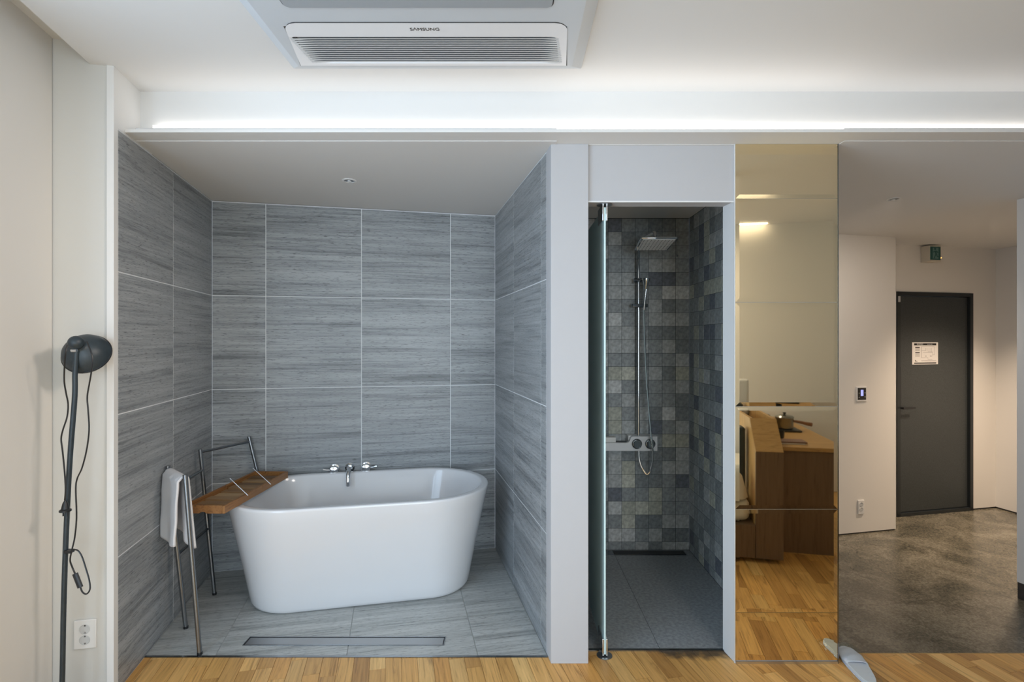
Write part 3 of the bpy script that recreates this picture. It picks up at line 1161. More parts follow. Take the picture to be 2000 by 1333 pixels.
fcs.append(tuple(range(NP))[::-1])
fcs.append(tuple(range((len(secs) - 1) * NP, len(secs) * NP)))
tub.add(pts, fcs, True)
bt = obj('bathtub', tub, M['ceramic'], loc=TC, angle=50)
tag(bt, 'white freestanding oval bathtub on grey tiles in the bath alcove', 'bathtub')
obj('drain_cap', MB().lathe([(0.0, 0.008), (0.02, 0.008), (0.03, 0.005), (0.032, 0.0)], TC + U * 0.1 + Z * (zb_ - 0.047)), M['chrome'], bt)

# ------------------------------------------------------------------ wall taps of the bath
fa = thing('bath_faucet', on_plane(681, 914, BL, V), 'chrome wall mounted bath tap with spout and two lever handles', 'faucet')


def tapc(px, py):
    return on_plane(px, py, BL, V)


for k, (px, py, sg) in enumerate(((654, 915.5, -1), (716, 911, 1))):
    c = tapc(px, py)
    h = obj('tap_handle', MB().lathe([(0.030, 0.0), (0.030, 0.006), (0.019, 0.010), (0.019, 0.030), (0.027, 0.036), (0.030, 0.060), (0.026, 0.070), (0.010, 0.074), (0.0, 0.075)], c, V, 20), M['chrome'], fa)
    obj('lever', MB().tube([c + V * 0.05, c + V * 0.055 + U * sg * 0.045 + Z * 0.004, c + V * 0.058 + U * sg * 0.068 + Z * 0.010], 0.0055, 8), M['chrome'], h)
c = tapc(683.5, 913)
obj('flange', MB().lathe([(0.031, 0.0), (0.031, 0.007), (0.022, 0.012), (0.020, 0.016)], c, V, 20), M['chrome'], fa)
sp = spline([c, c + V * 0.09 + Z * 0.004, c + V * 0.135 - Z * 0.012, c + V * 0.15 - Z * 0.06, c + V * 0.15 - Z * 0.085], 6)
obj('spout', MB().tube(sp, 0.0135, 12), M['chrome'], fa)

# ------------------------------------------------------------------ bath tray
ta_ = math.atan2(-0.031, 1)          # long side nearly along y
EX = Vector((math.cos(-0.031), math.sin(-0.031), 0))
EY = Vector((-EX.y, EX.x, 0))
TO = Vector((-1.516, 2.960, RZ + 0.001))
tr = thing('bath_tray', TO, 'wooden bath caddy tray lying across the left end of the bathtub', 'tray')
hw, hl, hh = 0.108, 0.345, 0.044


def trayb(name, a, b, c, m, bev=0.002, parent=None):
    o = obj(name, MB().ob(TO, EX, EY, Z, a, b, c), m, parent or tr, bev=bev)
    return o


# long sides with a joint in the middle
for (xa, xb) in ((-hw, -hw + 0.013), (hw - 0.013, hw)):
    trayb('side_rail', (xa, xb), (-hl, 0.02), (0.004, hh), M['teak'])
    trayb('side_rail', (xa, xb), (0.0215, hl), (0.004, hh), M['teak'])
for (ya, yb) in ((-hl, -hl + 0.014), (hl - 0.014, hl)):
    prof = [(-hw + 0.013, 0.004), (-0.022, 0.004), (-0.014, 0.012), (0.006, 0.012), (0.014, 0.004), (hw - 0.013, 0.004), (hw - 0.013, hh), (-hw + 0.013, hh)]
    mb = MB().extrude([TO + EX * p[0] + EY * ya + Z * p[1] for p in prof], EY * (yb - ya))
    obj('end_rail', mb, M['teak'], tr, bev=0.0015)
ny = 9
for i in range(ny):
    ya = -hl + 0.022 + i * (2 * hl - 0.044) / ny
    trayb('slat', (-hw + 0.013, hw - 0.013), (ya, ya + (2 * hl - 0.044) / ny - 0.014 - 0.008 * (i % 3 == 1)), (0.008 + 0.002 * (i % 2), 0.020 + 0.003 * (i % 3)), M['teak_slat'])
trayb('bottom_batten', (-0.05, -0.025), (-hl + 0.014, hl - 0.014), (0.001, 0.008), M['teak'])
trayb('bottom_batten', (0.025, 0.05), (-hl + 0.014, hl - 0.014), (0.001, 0.008), M['teak'])
for (pa, pb) in (((449, 935), (484.5, 964)), ((494, 915), (529, 942.5))):
    d0, d1 = 2.62 + 0.40, 2.60 + 0.30
    # lower end in the front right part of the tray
    k = 0 if pa[0] < 470 else 1
    e = TO + EX * (hw - 0.02) + EY * (-0.185 + 0.27 * k) + Z * 0.040
    dd = e.y
    lo_p = P(pb[0], pb[1], dd)
    hi_p = P(pa[0], pa[1], dd + 0.02)
    obj('wire_rod', MB().tube([lo_p - Z * 0.012, hi_p], 0.0018, 6), M['aluminium'], tr)

# ------------------------------------------------------------------ towel rack
rack = thing('towel_rack', (-1.62, 2.85, 0), 'folding stainless steel towel rack standing left of the bathtub', 'towel rack')
P1b, P1t = Vector((-1.458, 2.470, 0.0)), P(361.5, 928, 2.480)
P2b, P2t = Vector((-1.662, 2.695, 0.0)), Vector((-1.728, 2.655, 0.838))
P3b, P3t = Vector((-1.718, 3.054, 0.0)), Vector((-1.790, 3.036, 0.843))
P4b, P4t = Vector((-1.478, 3.384, 0.0)), Vector((-1.672, 3.360, 0.858))


def post_pt(b, t, z_):
    return b + (t - b) * (z_ / t.z)


for b_, t_ in ((P1b, P1t), (P2b, P2t), (P3b, P3t), (P4b, P4t)):
    po = obj('post', MB().tube([b_, t_], 0.0105, 14), M['steel'], rack)
    obj('foot_cap', MB().tube([b_ - Z * 0.0, b_ + Z * 0.012], 0.0118, 12), M['black_plastic'], po)
RZ1 = 0.812
for (a_, b_, za) in (((P1b, P1t), (P2b, P2t), RZ1), ((P2b, P2t), (P3b, P3t), 0.722), ((P2b, P2t), (P3b, P3t), 0.384), ((P3b, P3t), (P4b, P4t), 0.826)):
    obj('rail', MB().tube([post_pt(*a_, za), post_pt(*b_, za)], 0.0075, 10), M['steel'], rack)

# towel over the front rail
r0, r1 = post_pt(P1b, P1t, RZ1), post_pt(P2b, P2t, RZ1)
rd = (r1 - r0)
rdn = rd.normalized()
nf = Vector((rdn.y, -rdn.x, 0))
if nf.y > 0:
    nf = -nf                      # towards the front left


def towel_pt(u, v):
    base = r0 + rd * (0.06 + 0.87 * u)
    half = 0.060
    ln_f = 0.300 + 0.018 * math.sin(u * 2.2 + 0.4)
    ln_b = 0.325 - 0.05 * u
    tot = ln_f + half + ln_b
    d = v * tot
    rr = 0.0125
    drop = 0.0
    if d < ln_f:
        x, z_ = rr + 0.004, -(ln_f - d)
        drop = (ln_f - d) / ln_f
        x += 0.010 + 0.008 * drop + 0.007 * math.sin(u * 7 + 0.6) * drop + 0.0012 * math.sin(d * 40 + u * 5)
        sh = -0.02 * drop * (u - 0.3)
    elif d < ln_f + half:
        an = (d - ln_f) / half * math.pi
        x, z_ = rr * math.cos(an) + 0.004 * math.cos(an), rr * math.sin(an)
        sh = 0
    else:
        dd = d - ln_f - half
        drop = dd / ln_b
        x, z_ = -rr - 0.004, -dd
        x -= 0.010 * drop + 0.010 * math.sin(u * 8 + 2.0) * drop
        sh = -0.035 * drop
    return base + nf * x + Z * z_ + rdn * sh


tw = obj('hand_towel', MB().grid(towel_pt, 28, 60), M['towel'], loc=(r0 + r1) / 2, angle=80)
sd = tw.modifiers.new('solid', 'SOLIDIFY')
sd.thickness = 0.010
sd.offset = 0
tag(tw, 'white terry hand towel hanging over the front rail of the steel rack', 'towel')

# ------------------------------------------------------------------ floor drain of the bath
dr = thing('floor_drain', (-0.80, 2.58, 0), 'long stainless steel linear drain in the bath floor', 'drain')
dxa, dxb, dya, dyb = -1.296, -0.326, 2.541, 2.616
rim = MB()
rim.box(dxa, dxb, dya, dya + 0.004, -0.01, 0.0025).box(dxa, dxb, dyb - 0.004, dyb, -0.01, 0.0025)
rim.box(dxa, dxa + 0.004, dya + 0.004, dyb - 0.004, -0.01, 0.0025).box(dxb - 0.004, dxb, dya + 0.004, dyb - 0.004, -0.01, 0.0025)
obj('rim', rim, M['chrome_dark'], dr)
obj('cover_plate', MB().box(dxa + 0.008, dxb - 0.008, dya + 0.008, dyb - 0.008, -0.004, 0.0018), M['steel_drain'], dr, bev=0.001)
obj('slot', MB().box(dxa + 0.004, dxb - 0.004, dya + 0.004, dyb - 0.004, -0.01, 0.0004), M['dark_gap'], dr)

# drain of the shower
d2 = thing('shower_drain', (0.93, 3.65, 0), 'dark linear drain along the back wall of the shower', 'drain')
obj('rim', MB().box(0.55, 1.20, 3.612, 3.690, -0.01, 0.0015), M['chrome_dark'], d2)
obj('cover_plate', MB().box(0.70, 1.192, 3.618, 3.684, -0.004, 0.004), M['black_plastic'], d2, bev=0.001)

# ------------------------------------------------------------------ shower door of glass
gd = thing('shower_door', (0.43, 2.46, 0.006), 'frosted green glass pivot door standing open into the shower', 'shower door')
GX, GY0, GY1 = 0.4262, 2.449, 3.10
obj('glass_panel', MB().box(GX, GX + 0.008, GY0, GY1, 0.012, 2.085), M['frost'], gd, bev=0.0008)
for (za, zb, nm) in ((0.0065, 0.085, 'bottom_pivot'), (2.022, 2.099, 'top_pivot')):
    mb = MB().box(GX - 0.009, GX - 0.0003, GY0 - 0.003, GY0 + 0.12, za, zb).box(GX + 0.0083, GX + 0.017, GY0 - 0.003, GY0 + 0.12, za, zb)
    pv = obj(nm, mb, M['chrome'], gd, bev=0.002)
    zz = 0.0005 if 'bottom' in nm else 2.0965
    pm_ = MB().lathe([(0.0, 0.0), (0.036, 0.0), (0.036, 0.0022), (0.0, 0.0022)], (GX + 0.004, GY0 + 0.012, zz), Z, 28)
    obj('mounting_disc', pm_, M['steel_drain'], pv)

# ------------------------------------------------------------------ shower column
sh = thing('shower_column', P(1247, 867, 3.66), 'chrome shower column with square rain head, hand shower and shelf mixer', 'shower')
xr = (1247 - CX) / F * 3.64
YR = 3.64
ZH = 2.150
hc = Vector((0.893, 3.30, 2.072))
arm = spline([Vector((xr, YR, 0.80)), Vector((xr, YR, 1.5)), Vector((xr, YR, 2.06)), Vector((xr, YR - 0.02, ZH - 0.01)), Vector((xr + 0.005, YR - 0.07, ZH)), Vector((hc.x, hc.y + 0.05, ZH)), Vector((hc.x, hc.y, ZH - 0.02)), Vector((hc.x, hc.y, hc.z + 0.01))], 6)
obj('riser_pipe', MB().tube(arm, 0.0105, 12), M['chrome'], sh)
qn = [Vector((0.780, 3.19, 2.083)), Vector((0.999, 3.19, 2.083)), Vector((1.0035, 3.41, 2.048)), Vector((0.790, 3.41, 2.048))]
hn = (qn[1] - qn[0]).cross(qn[3] - qn[0]).normalized()
if hn.z < 0:
    hn = -hn
hb = MB().extrude(qn, hn * 0.014)
hd_ = obj('rain_head', hb, M['chrome'], sh, bev=0.004)
inn = [q + (sum(qn, Vector()) / 4 - q) * 0.11 for q in qn]
obj('spray_face', MB().extrude([p - hn * 0.0015 for p in inn], hn * 0.004), M['mixer'], hd_)
noz = MB()
for i in range(9):
    for j in range(9):
        a, b_ = (i + 0.5) / 9, (j + 0.5) / 9
        p = (inn[0] * (1 - a) + inn[1] * a) * (1 - b_) + (inn[3] * (1 - a) + inn[2] * a) * b_
        noz.ob(p - hn * 0.0015, Vector((1, 0, 0)), Vector((0, 1, 0)), hn, (-0.002, 0.002), (-0.002, 0.002), (-0.0025, 0))
nz = obj('spray_nozzles', noz, M['black_plastic'], hd_)
nz['kind'] = 'stuff'
obj('head_joint', MB().lathe([(0.012, 0.0), (0.016, 0.008), (0.012, 0.02), (0.0, 0.02)], hc + Z * 0.008, Z, 14), M['chrome'], sh)
# wall bracket
wb = P(1247, 548, YR)
obj('wall_bracket', MB().tube([Vector((wb.x, YB - 0.002, wb.z)), Vector((wb.x, YR - 0.012, wb.z))], 0.015, 14).tube([wb + Vector((-0.032, 0.0, 0)), wb + Vector((0.03, 0, 0))], 0.014, 14), M['chrome_dark'], sh)
# hand shower holder
hl_ = P(1249, 597.5, YR - 0.01)
obj('slider', MB().box(hl_.x - 0.054, hl_.x + 0.052, YR - 0.035, YR + 0.016, hl_.z - 0.012, hl_.z + 0.012), M['chrome_dark'], sh, bev=0.004)
hs = [P(1262.5, 546, 3.575), P(1261.5, 556, 3.58), P(1262, 565, 3.59), P(1259.5, 585, 3.60), P(1257.5, 606, 3.61)]
obj('hand_shower', MB().tube(spline(hs[2:], 5), 0.0105, 12).lathe([(0.0, 0.0), (0.026, 0.0), (0.028, 0.008), (0.022, 0.03), (0.014, 0.06), (0.011, 0.075)], hs[0] + Z * 0.01, (-0.02, 0.2, -1), 18), M['chrome'], sh)
ho = [P(1257.5, 604, 3.61), P(1259, 660, 3.60), P(1262, 730, 3.58), P(1268, 810, 3.56), P(1273, 862, 3.54), P(1275.5, 893, 3.56), P(1271, 918, 3.59), P(1263, 926.5, 3.60), P(1254, 914, 3.61), P(1249, 898, 3.62), P(1248, 880, 3.63)]
obj('hose', MB().tube(spline(ho, 8), 0.0062, 8), M['chrome'], sh)
# mixer with shelf
YX = 3.600
mo = [(1150, 881.5), (1284, 881.5), (1284, 853), (1236, 853), (1233.5, 854), (1231.5, 857), (1230.5, 861), (1228, 864.5), (1224, 866), (1150, 866)]
mx_ = obj('mixer_body', MB().extrude([P(px, py, YX) for px, py in mo], (0, 0.03, 0)), M['mixer'], sh, bev=0.0015)
za, zb = P(0, 881.5, YX).z, P(0, 853, YX).z
obj('mixer_back', MB().box(P(1150, 0, YX).x, P(1284, 0, YX).x, YX + 0.03, YB - 0.001, za, za + 0.045).box(P(1229, 0, YX).x, P(1284, 0, YX).x, YX + 0.03, YB - 0.001, za + 0.045, zb), M['mixer'], sh, bev=0.002)
obj('shelf_tray', MB().box(P(1150, 0, YX).x, P(1228, 0, YX).x, YX + 0.031, YB - 0.012, za + 0.0455, za + 0.052), M['black_plastic'], sh)
for px in (1243.5, 1269.3):
    c = P(px, 867.2, YX)
    kn = obj('mixer_knob', MB().lathe([(0.034, 0.0), (0.034, 0.012), (0.030, 0.016), (0.030, 0.014)], c, (0, -1, 0), 28), M['chrome_dark'], sh)
    obj('knob_face', MB().lathe([(0.028, 0.010), (0.028, 0.024), (0.024, 0.027), (0.0, 0.027)], c, (0, -1, 0), 28), M['chrome'], kn)
so = obj('soap_box', MB().box(P(1176, 0, 3.64).x, P(1202.5, 0, 3.64).x, 3.632, 3.685, za + 0.0525, za + 0.087), M['soap'], loc=P(1190, 866, 3.66), bev=0.002)
tag(so, 'small white soap box on the shelf of the shower mixer', 'soap box')
# pull cord under the head
pc = [P(1322.5, 468, 3.66), P(1322, 490, 3.66), P(1322.5, 498, 3.66)]
po = obj('pull_cord', MB().tube(pc, 0.0016, 6).sphere(P(1322.5, 500, 3.66), 0.006, 0.006, 0.007, 10, 6).box(P(1322.5, 0, 3.66).x - 0.008, P(1322.5, 0, 3.66).x + 0.008, 3.655, YB - 0.001, P(0, 468, 3.66).z, P(0, 464, 3.66).z), M['chrome_dark'], loc=P(1322.5, 470, 3.69))
tag(po, 'thin dark pull cord hanging on the tiles right of the rain head', 'cord')


# ------------------------------------------------------------------ ceiling downlights
def downlight(px, py, zc, r, label):
    d = (zc - H) * F / (CY - py)
    c = Vector(((px - CX) / F * d, d, zc))
    t = thing('downlight', c, label, 'downlight', None)
    obj('ring', MB().lathe([(r * 0.72, 0.0), (r * 0.74, 0.004), (r, 0.003), (r, 0.0)], c, -Z, 28), M['lacquer'], t)
    obj('reflector', MB().lathe([(r * 0.72, 0.0005), (r * 0.45, 0.0015), (0.0, 0.0025)], c, -Z, 24), M['steel'], t)
    obj('bulb', MB().lathe([(r * 0.28, 0.001), (r * 0.26, 0.007), (0.0, 0.009)], c, -Z, 16), M['plastic'], t)
    return t


downlight(682.5, 353, ZL, 0.040, 'small round downlight, switched off, in the ceiling over the bathtub')
downlight(1745, 389, ZL, 0.040, 'small round downlight in the hall ceiling near the bronze mirror')
d3 = thing('downlight', HALL + Z * 0.02, 'lit round downlight in the hall ceiling in front of the dark door', 'downlight')
obj('ring', MB().lathe([(0.03, 0.0), (0.031, 0.004), (0.045, 0.003), (0.045, 0.0)], HALL + Z * 0.0235, -Z, 24), M['lacquer'], d3)


rl = thing('ceiling_lamp', (ROOM.x, ROOM.y, ZC), 'round white ceiling lamp of the room behind the air conditioner', 'ceiling lamp')
obj('lamp_body', MB().lathe([(0.0, 0.0), (0.24, 0.0), (0.24, 0.07), (0.228, 0.07), (0.228, 0.05), (0.0, 0.05)], (ROOM.x, ROOM.y, ZC), -Z, 40), M['lacquer'], rl)


tdir = (FILL_AIM - FILL).normalized()  # body made up for the added wall spot
tk = thing('fill_spotlight', (FILL.x, FILL.y, ZC), 'unseen white spotlight added to brighten the left wall', 'spotlight')
obj('spot_body', MB().lathe([(0.0, -0.14), (0.05, -0.14), (0.055, -0.13), (0.055, -0.012), (0.048, -0.012), (0.048, -0.03), (0.0, -0.03)], FILL, tdir, 24), M['lacquer'], tk)
obj('spot_stem', MB().tube([FILL - tdir * 0.09 + Z * 0.05, Vector((FILL.x, FILL.y, ZC)) - tdir * 0.0], 0.008, 10).lathe([(0.0, 0.0), (0.05, 0.0), (0.05, 0.012), (0.0, 0.012)], (FILL.x, FILL.y, ZC), -Z, 24), M['lacquer'], tk)


# ------------------------------------------------------------------ sockets
def wall_socket(name, c, w, h, label, mplate, r):
    t = thing(name, c, label, 'power outlet')
    pl_ = obj('plate', MB().ob(c, U, V, Z, (-w / 2, w / 2), (0.0, 0.009), (-h / 2, h / 2)), mplate, t, bev=0.003)
    for k in (1, -1):
        cc = c + Z * (k * r * 1.12) + V * 0.0092
        ring = obj('socket', MB().lathe([(r, 0.0), (r, 0.0012), (r * 0.93, 0.0016), (r * 0.88, -0.004), (0.0, -0.004)], cc, V, 24), M['socket'], t)
        dots = MB()
        for sg in (1, -1):
            dots.lathe([(0.0032, 0.0), (0.0032, 0.0012), (0.0, 0.0012)], cc + U * (0.0095 * sg * r / 0.02) - V * 0.0038, V, 10)
            dots.ob(cc - V * 0.003, U, V, Z, (-0.003, 0.003), (0.0, 0.003), (sg * r * 0.78 - 0.004, sg * r * 0.78 + 0.004))
        obj('pin_holes', dots, M['black_plastic'], ring)
    return t


PB = S(-0.1, 1.192)
wall_socket('power_outlet', on_plane(168, 1238, PB, V), 0.080, 0.118, 'white double power outlet on the narrow panel behind the floor lamp', M['plastic'], 0.0195)
wall_socket('power_outlet', on_plane(1680.5, 990.5, WC, V), 0.060, 0.118, 'white double power outlet low on the hall wall left of the dark door', M['plastic'], 0.0185)

# thermostat
c = on_plane(1681.5, 770, WC, V)
tm = thing('thermostat', c, 'small dark wall thermostat with a glowing blue screen in the hall', 'thermostat')
obj('frame', MB().ob(c, U, V, Z, (-0.053, 0.050), (0.0, 0.010), (-0.062, 0.062)), M['plastic'], tm, bev=0.003)
obj('face', MB().ob(c, U, V, Z, (-0.043, 0.040), (0.0102, 0.0125), (-0.048, 0.052)), M['black_plastic'], tm, bev=0.001)
obj('screen', MB().ob(c, U, V, Z, (-0.015, 0.0115), (0.0126, 0.0135), (-0.016, 0.036)), M['screen'], tm)
for (xx, zz) in ((-0.031, 0.009), (0.028, 0.010), (-0.031, -0.027), (0.028, -0.024)):
    obj('button', MB().lathe([(0.0035, 0.0), (0.0035, 0.0012), (0.0, 0.0012)], c + U * xx + Z * zz + V * 0.0126, V, 10), M['socket'], tm)

# exit sign
qs = q_at(1798)
e0 = C0 - U * qs
es = thing('exit_sign', e0 + U * 0.064 + Z * 2.20, 'small green emergency exit sign with running figure above the dark door', 'exit sign')
ez0, ez1 = 2.199, 2.345
obj('housing', MB().ob(e0, U, V, Z, (0.0, 0.130), (0.001, 0.086), (ez0, ez1)), M['sign_body'], es, bev=0.003)
fc = obj('sign_face', MB().ob(e0, U, V, Z, (0.006, 0.122), (0.0863, 0.0885), (ez0 + 0.014, ez1 - 0.010)), M['sign_green'], es)
fo = e0 + V * 0.0887


def flat(pts, m, name, parent, lift=0.0):
    mb = MB().extrude([fo + U * p[0] + Z * (ez0 + p[1]) + V * lift for p in pts], V * 0.0006)
    return obj(name, mb, m, parent)


flat([(0.032, 0.024), (0.098, 0.024), (0.098, 0.126), (0.032, 0.126)], M['sign_pale'], 'doorway_symbol', fc)
man = MB()


def mq(pts):
    man.extrude([fo + U * p[0] + Z * (ez0 + p[1]) + V * 0.0007 for p in pts], V * 0.0005)


mq([(0.058 + 0.011 * math.cos(k * math.pi / 5), 0.115 + 0.011 * math.sin(k * math.pi / 5)) for k in range(10)])
mq([(0.052, 0.096), (0.072, 0.100), (0.078, 0.070), (0.062, 0.064)])
mq([(0.052, 0.098), (0.054, 0.090), (0.038, 0.080), (0.036, 0.088)])
mq([(0.070, 0.100), (0.090, 0.090), (0.094, 0.078), (0.086, 0.076), (0.082, 0.086), (0.072, 0.090)])
mq([(0.062, 0.068), (0.072, 0.066), (0.060, 0.044), (0.048, 0.024), (0.040, 0.028), (0.052, 0.048)])
mq([(0.068, 0.070), (0.080, 0.068), (0.086, 0.050), (0.104, 0.048), (0.104, 0.040), (0.080, 0.040)])
obj('running_figure', man, M['sign_green'], fc)
obj('indicator', MB().lathe([(0.004, 0.0), (0.004, 0.006), (0.0, 0.008)], e0 + U * 0.131 + V * 0.084 + Z * (ez0 + 0.035), V, 10), M['led_orange'], es)

# evacuation plan on the door
PD = C0 + V * (-0.012 + 0.001)
p00 = on_plane(1781.5, 712.5, PD, V)
pw, ph = 0.300, 0.208
ep = thing('evacuation_plan', p00, 'white printed evacuation plan sheet stuck on the dark door', 'notice')
obj('sheet', MB().ob(p00, U, V, Z, (0, pw), (-0.0008, 0.0012), (0, ph)), M['paper'], ep)
bl, gr = MB(), MB()


def pr(mb, xa, xb, za_, zb_):
    mb.ob(p00, U, V, Z, (xa * pw, xb * pw), (0.0013, 0.0016), (za_ * ph, zb_ * ph))


pr(bl, 0.07, 0.93, 0.86, 0.95)
pr(bl, 0.07, 0.93, 0.035, 0.085)
pr(bl, 0.115, 0.285, 0.745, 0.785)
pr(bl, 0.115, 0.285, 0.51, 0.55)
for k in range(4):
    pr(gr, 0.115, 0.285, 0.715 - 0.035 * k, 0.728 - 0.035 * k)
    pr(gr, 0.115, 0.285, 0.475 - 0.04 * k, 0.488 - 0.04 * k)
obj('black_bars', bl, M['black_print'], ep)
# plan of rooms
for (xa, xb, za_, zb_) in ((0.35, 0.85, 0.80, 0.81), (0.35, 0.36, 0.30, 0.80), (0.36, 0.52, 0.62, 0.63), (0.52, 0.53, 0.62, 0.74), (0.60, 0.605, 0.60, 0.74), (0.68, 0.685, 0.60, 0.74),
                           (0.74, 0.745, 0.58, 0.74), (0.42, 0.78, 0.52, 0.53), (0.78, 0.785, 0.35, 0.56), (0.60, 0.78, 0.57, 0.58), (0.36, 0.60, 0.30, 0.31), (0.60, 0.605, 0.22, 0.31),
                           (0.60, 0.78, 0.22, 0.23), (0.85, 0.855, 0.42, 0.80), (0.78, 0.85, 0.42, 0.43), (0.50, 0.55, 0.36, 0.39), (0.68, 0.75, 0.36, 0.39), (0.35, 0.93, 0.145, 0.155), (0.35, 0.93, 0.175, 0.182)):
    pr(gr, xa, xb, za_, zb_)
obj('floor_plan', gr, M['grey_print'], ep)
mk = MB()
pr(mk, 0.105, 0.13, 0.13, 0.20)
pr(mk, 0.15, 0.175, 0.13, 0.16)
pr(mk, 0.18, 0.195, 0.13, 0.15)
obj('symbols', mk, M['black_print'], ep)
text('heading', '\ud53c\ub09c\uc548\ub0b4\ub3c4', 0.0165, p00 + U * (0.30 * pw) + Z * (0.905 * ph) + V * 0.0018, U, Z, M['paper'], ep)
text('heading_small', 'Evacuation Map', 0.0095, p00 + U * (0.68 * pw) + Z * (0.905 * ph) + V * 0.0018, U, Z, M['paper'], ep)

# ------------------------------------------------------------------ floor lamp
DL = 2.0
lp = thing('floor_lamp', P(117, 1423, DL), 'charcoal metal floor lamp with dish shade and looped cord by the left wall', 'floor lamp')
bp_ = P(117, 1423, DL)
bp_.z = 0
obj('base', MB().lathe([(0.0, 0.0), (0.115, 0.0), (0.118, 0.006), (0.112, 0.016), (0.02, 0.020), (0.014, 0.035), (0.0, 0.035)], bp_, Z, 36), M['black_metal'], lp)
pole = spline([bp_ + Z * 0.02, P(121.5, 1333, DL), P(124, 1200, DL), P(128, 1072, DL), P(133.5, 950, DL), P(138.5, 870, DL), P(145, 790, DL), P(146.5, 760, DL), P(146.5, 730, DL), P(148.5, 700, DL), P(150, 684, DL)], 6)
obj('pole', MB().tube(pole, 0.0088, 12), M['black_metal'], lp)
sa = P(149.5, 671, DL)
ax = Vector((-0.215, 0.843, -0.498)).normalized()
shp = [(0.0, -0.016), (0.014, -0.014), (0.024, -0.004), (0.027, 0.010), (0.031, 0.018), (0.040, 0.022), (0.062, 0.036), (0.080, 0.056), (0.090, 0.078), (0.0925, 0.090), (0.0925, 0.095), (0.088, 0.094), (0.078, 0.060), (0.055, 0.036), (0.02, 0.026), (0.0, 0.026)]
obj('shade', MB().lathe([(r_ * 0.88, h_ * 0.92) for r_, h_ in shp], sa, ax, 40), M['black_metal'], lp, angle=45)
obj('shade_rim', MB().lathe([(0.0805, 0.081), (0.0838, 0.082), (0.0838, 0.0890), (0.0800, 0.0890)], sa, ax, 40), M['black_plastic'], lp)
obj('socket_cap', MB().sphere(sa - ax * 0.004, 0.0265, 0.0265, 0.0265, 20, 12), M['black_metal'], lp)
jn = P(150, 685, DL)
obj('joint', MB().tube([jn + Vector((-0.010, -0.012, 0)), jn + Vector((0.010, -0.012, 0))], 0.006, 10), M['aluminium'], lp)
bl_c = sa + ax * 0.055
obj('bulb', MB().sphere(bl_c, 0.024, 0.024, 0.028, 14, 10), M['plastic'], lp)
DCd = 1.955
cl = [P(132, 674, 1.95), P(128, 690, 1.94), P(126, 715, 1.95), P(125.5, 745, 1.97), P(129, 768, 1.98), P(133, 790, 1.99), P(131, 815, 1.99), P(123, 840, 1.98), P(119.5, 858, 1.98), P(122, 880, 1.98), P(126, 920, 1.98), P(128, 955, 1.975), P(126.5, 978, 1.975)]
cd = obj('cord', MB().tube(spline(cl, 6), 0.0027, 6), M['black_plastic'], lp)
pg = P(126.5, 985, 1.975)
obj('plug', MB().lathe([(0.004, 0.0), (0.009, 0.010), (0.013, 0.030), (0.019, 0.034), (0.019, 0.040), (0.0, 0.040)], pg + Vector((0.002, 0, 0.012)), -Z, 14)
    .tube([pg + Vector((-0.006, 0, -0.028)), pg + Vector((-0.006, 0, -0.046))], 0.0024, 8).tube([pg + Vector((0.009, 0, -0.028)), pg + Vector((0.009, 0, -0.046))], 0.0024, 8), M['black_plastic'], cd)
cr = [P(170, 668, 1.975), P(176, 683, 1.955), P(180.5, 700, 1.95), P(179, 722, 1.95), P(176, 742, 1.96), P(170.5, 775, 1.97), P(172, 800, 1.97), P(174, 840, 1.97), P(169, 880, 1.97), P(160, 915, 1.97), P(151, 935, 1.97), P(148, 955, 1.97), P(149.5, 1010, 1.97),
      P(146, 1050, 1.97), P(140, 1077, 1.96), P(137, 1095, 1.965), P(141, 1108, 1.97), P(146, 1120, 1.97), P(151, 1132, 1.97), P(156.5, 1146, 1.97), P(161, 1157, 1.97), P(169, 1161, 1.97), P(175.5, 1152, 1.97), P(174.5, 1135, 1.97), P(168, 1112, 1.97), P(160, 1088, 1.97), P(152, 1076, 1.97), P(142, 1074.5, 1.96), P(133, 1076, 1.975)]
c2 = obj('cord', MB().tube(spline(cr, 6), 0.0027, 6), M['black_plastic'], lp)
sw0, sw1 = P(146.5, 1121, 1.965), P(157, 1148, 1.965)
ml = (sw0 + sw1) / 2
obj('switch', MB().tube([sw0, sw0 + (sw1 - sw0) * 0.12, ml, sw0 + (sw1 - sw0) * 0.88, sw1], 0.0105, 12, flat=0.6), M['black_plastic'], c2)
ck = P(132, 1077, DL)
obj('cord_clip', MB().box(ck.x - 0.006, ck.x + 0.020, ck.y - 0.012, ck.y + 0.010, ck.z - 0.006, ck.z + 0.006), M['black_plastic'], lp, bev=0.002)

# ------------------------------------------------------------------ slipper by the mirror edge
SLA = Vector((1.521, 2.228, 0.0))     # heel
SLB = Vector((1.573, 2.508, 0.0))     # toe
sx = (SLB - SLA)
sl_len = sx.length
sxn = sx.normalized()
syn = Vector((-sxn.y, sxn.x, 0))
sl_c = (SLA + SLB) / 2
slp = thing('slipper', sl_c, 'white disposable slipper in a clear wrapper on the boards by the mirror edge', 'slipper')


def sole_outline(grow=0.0, n=40):
    pts = []
    for k in range(n):
        a = 2 * math.pi * k / n
        cx_, sy_ = math.cos(a), math.sin(a)
        x_ = sl_len / 2 * math.copysign(abs(cx_) ** 0.9, cx_)
        f = (x_ / sl_len + 0.5)
        w = 0.041 + 0.008 * sm(f, 0.25, 0.75)
        y_ = (w + grow) * math.copysign(abs(sy_) ** 0.85, sy_)
        pts.append(sl_c + sxn * (x_ * (1 + grow / 0.13)) + syn * y_)
    return pts


def slab(z0, z1, grow):
    return MB().prism([(p.x, p.y) for p in sole_outline(grow)], z0, z1)


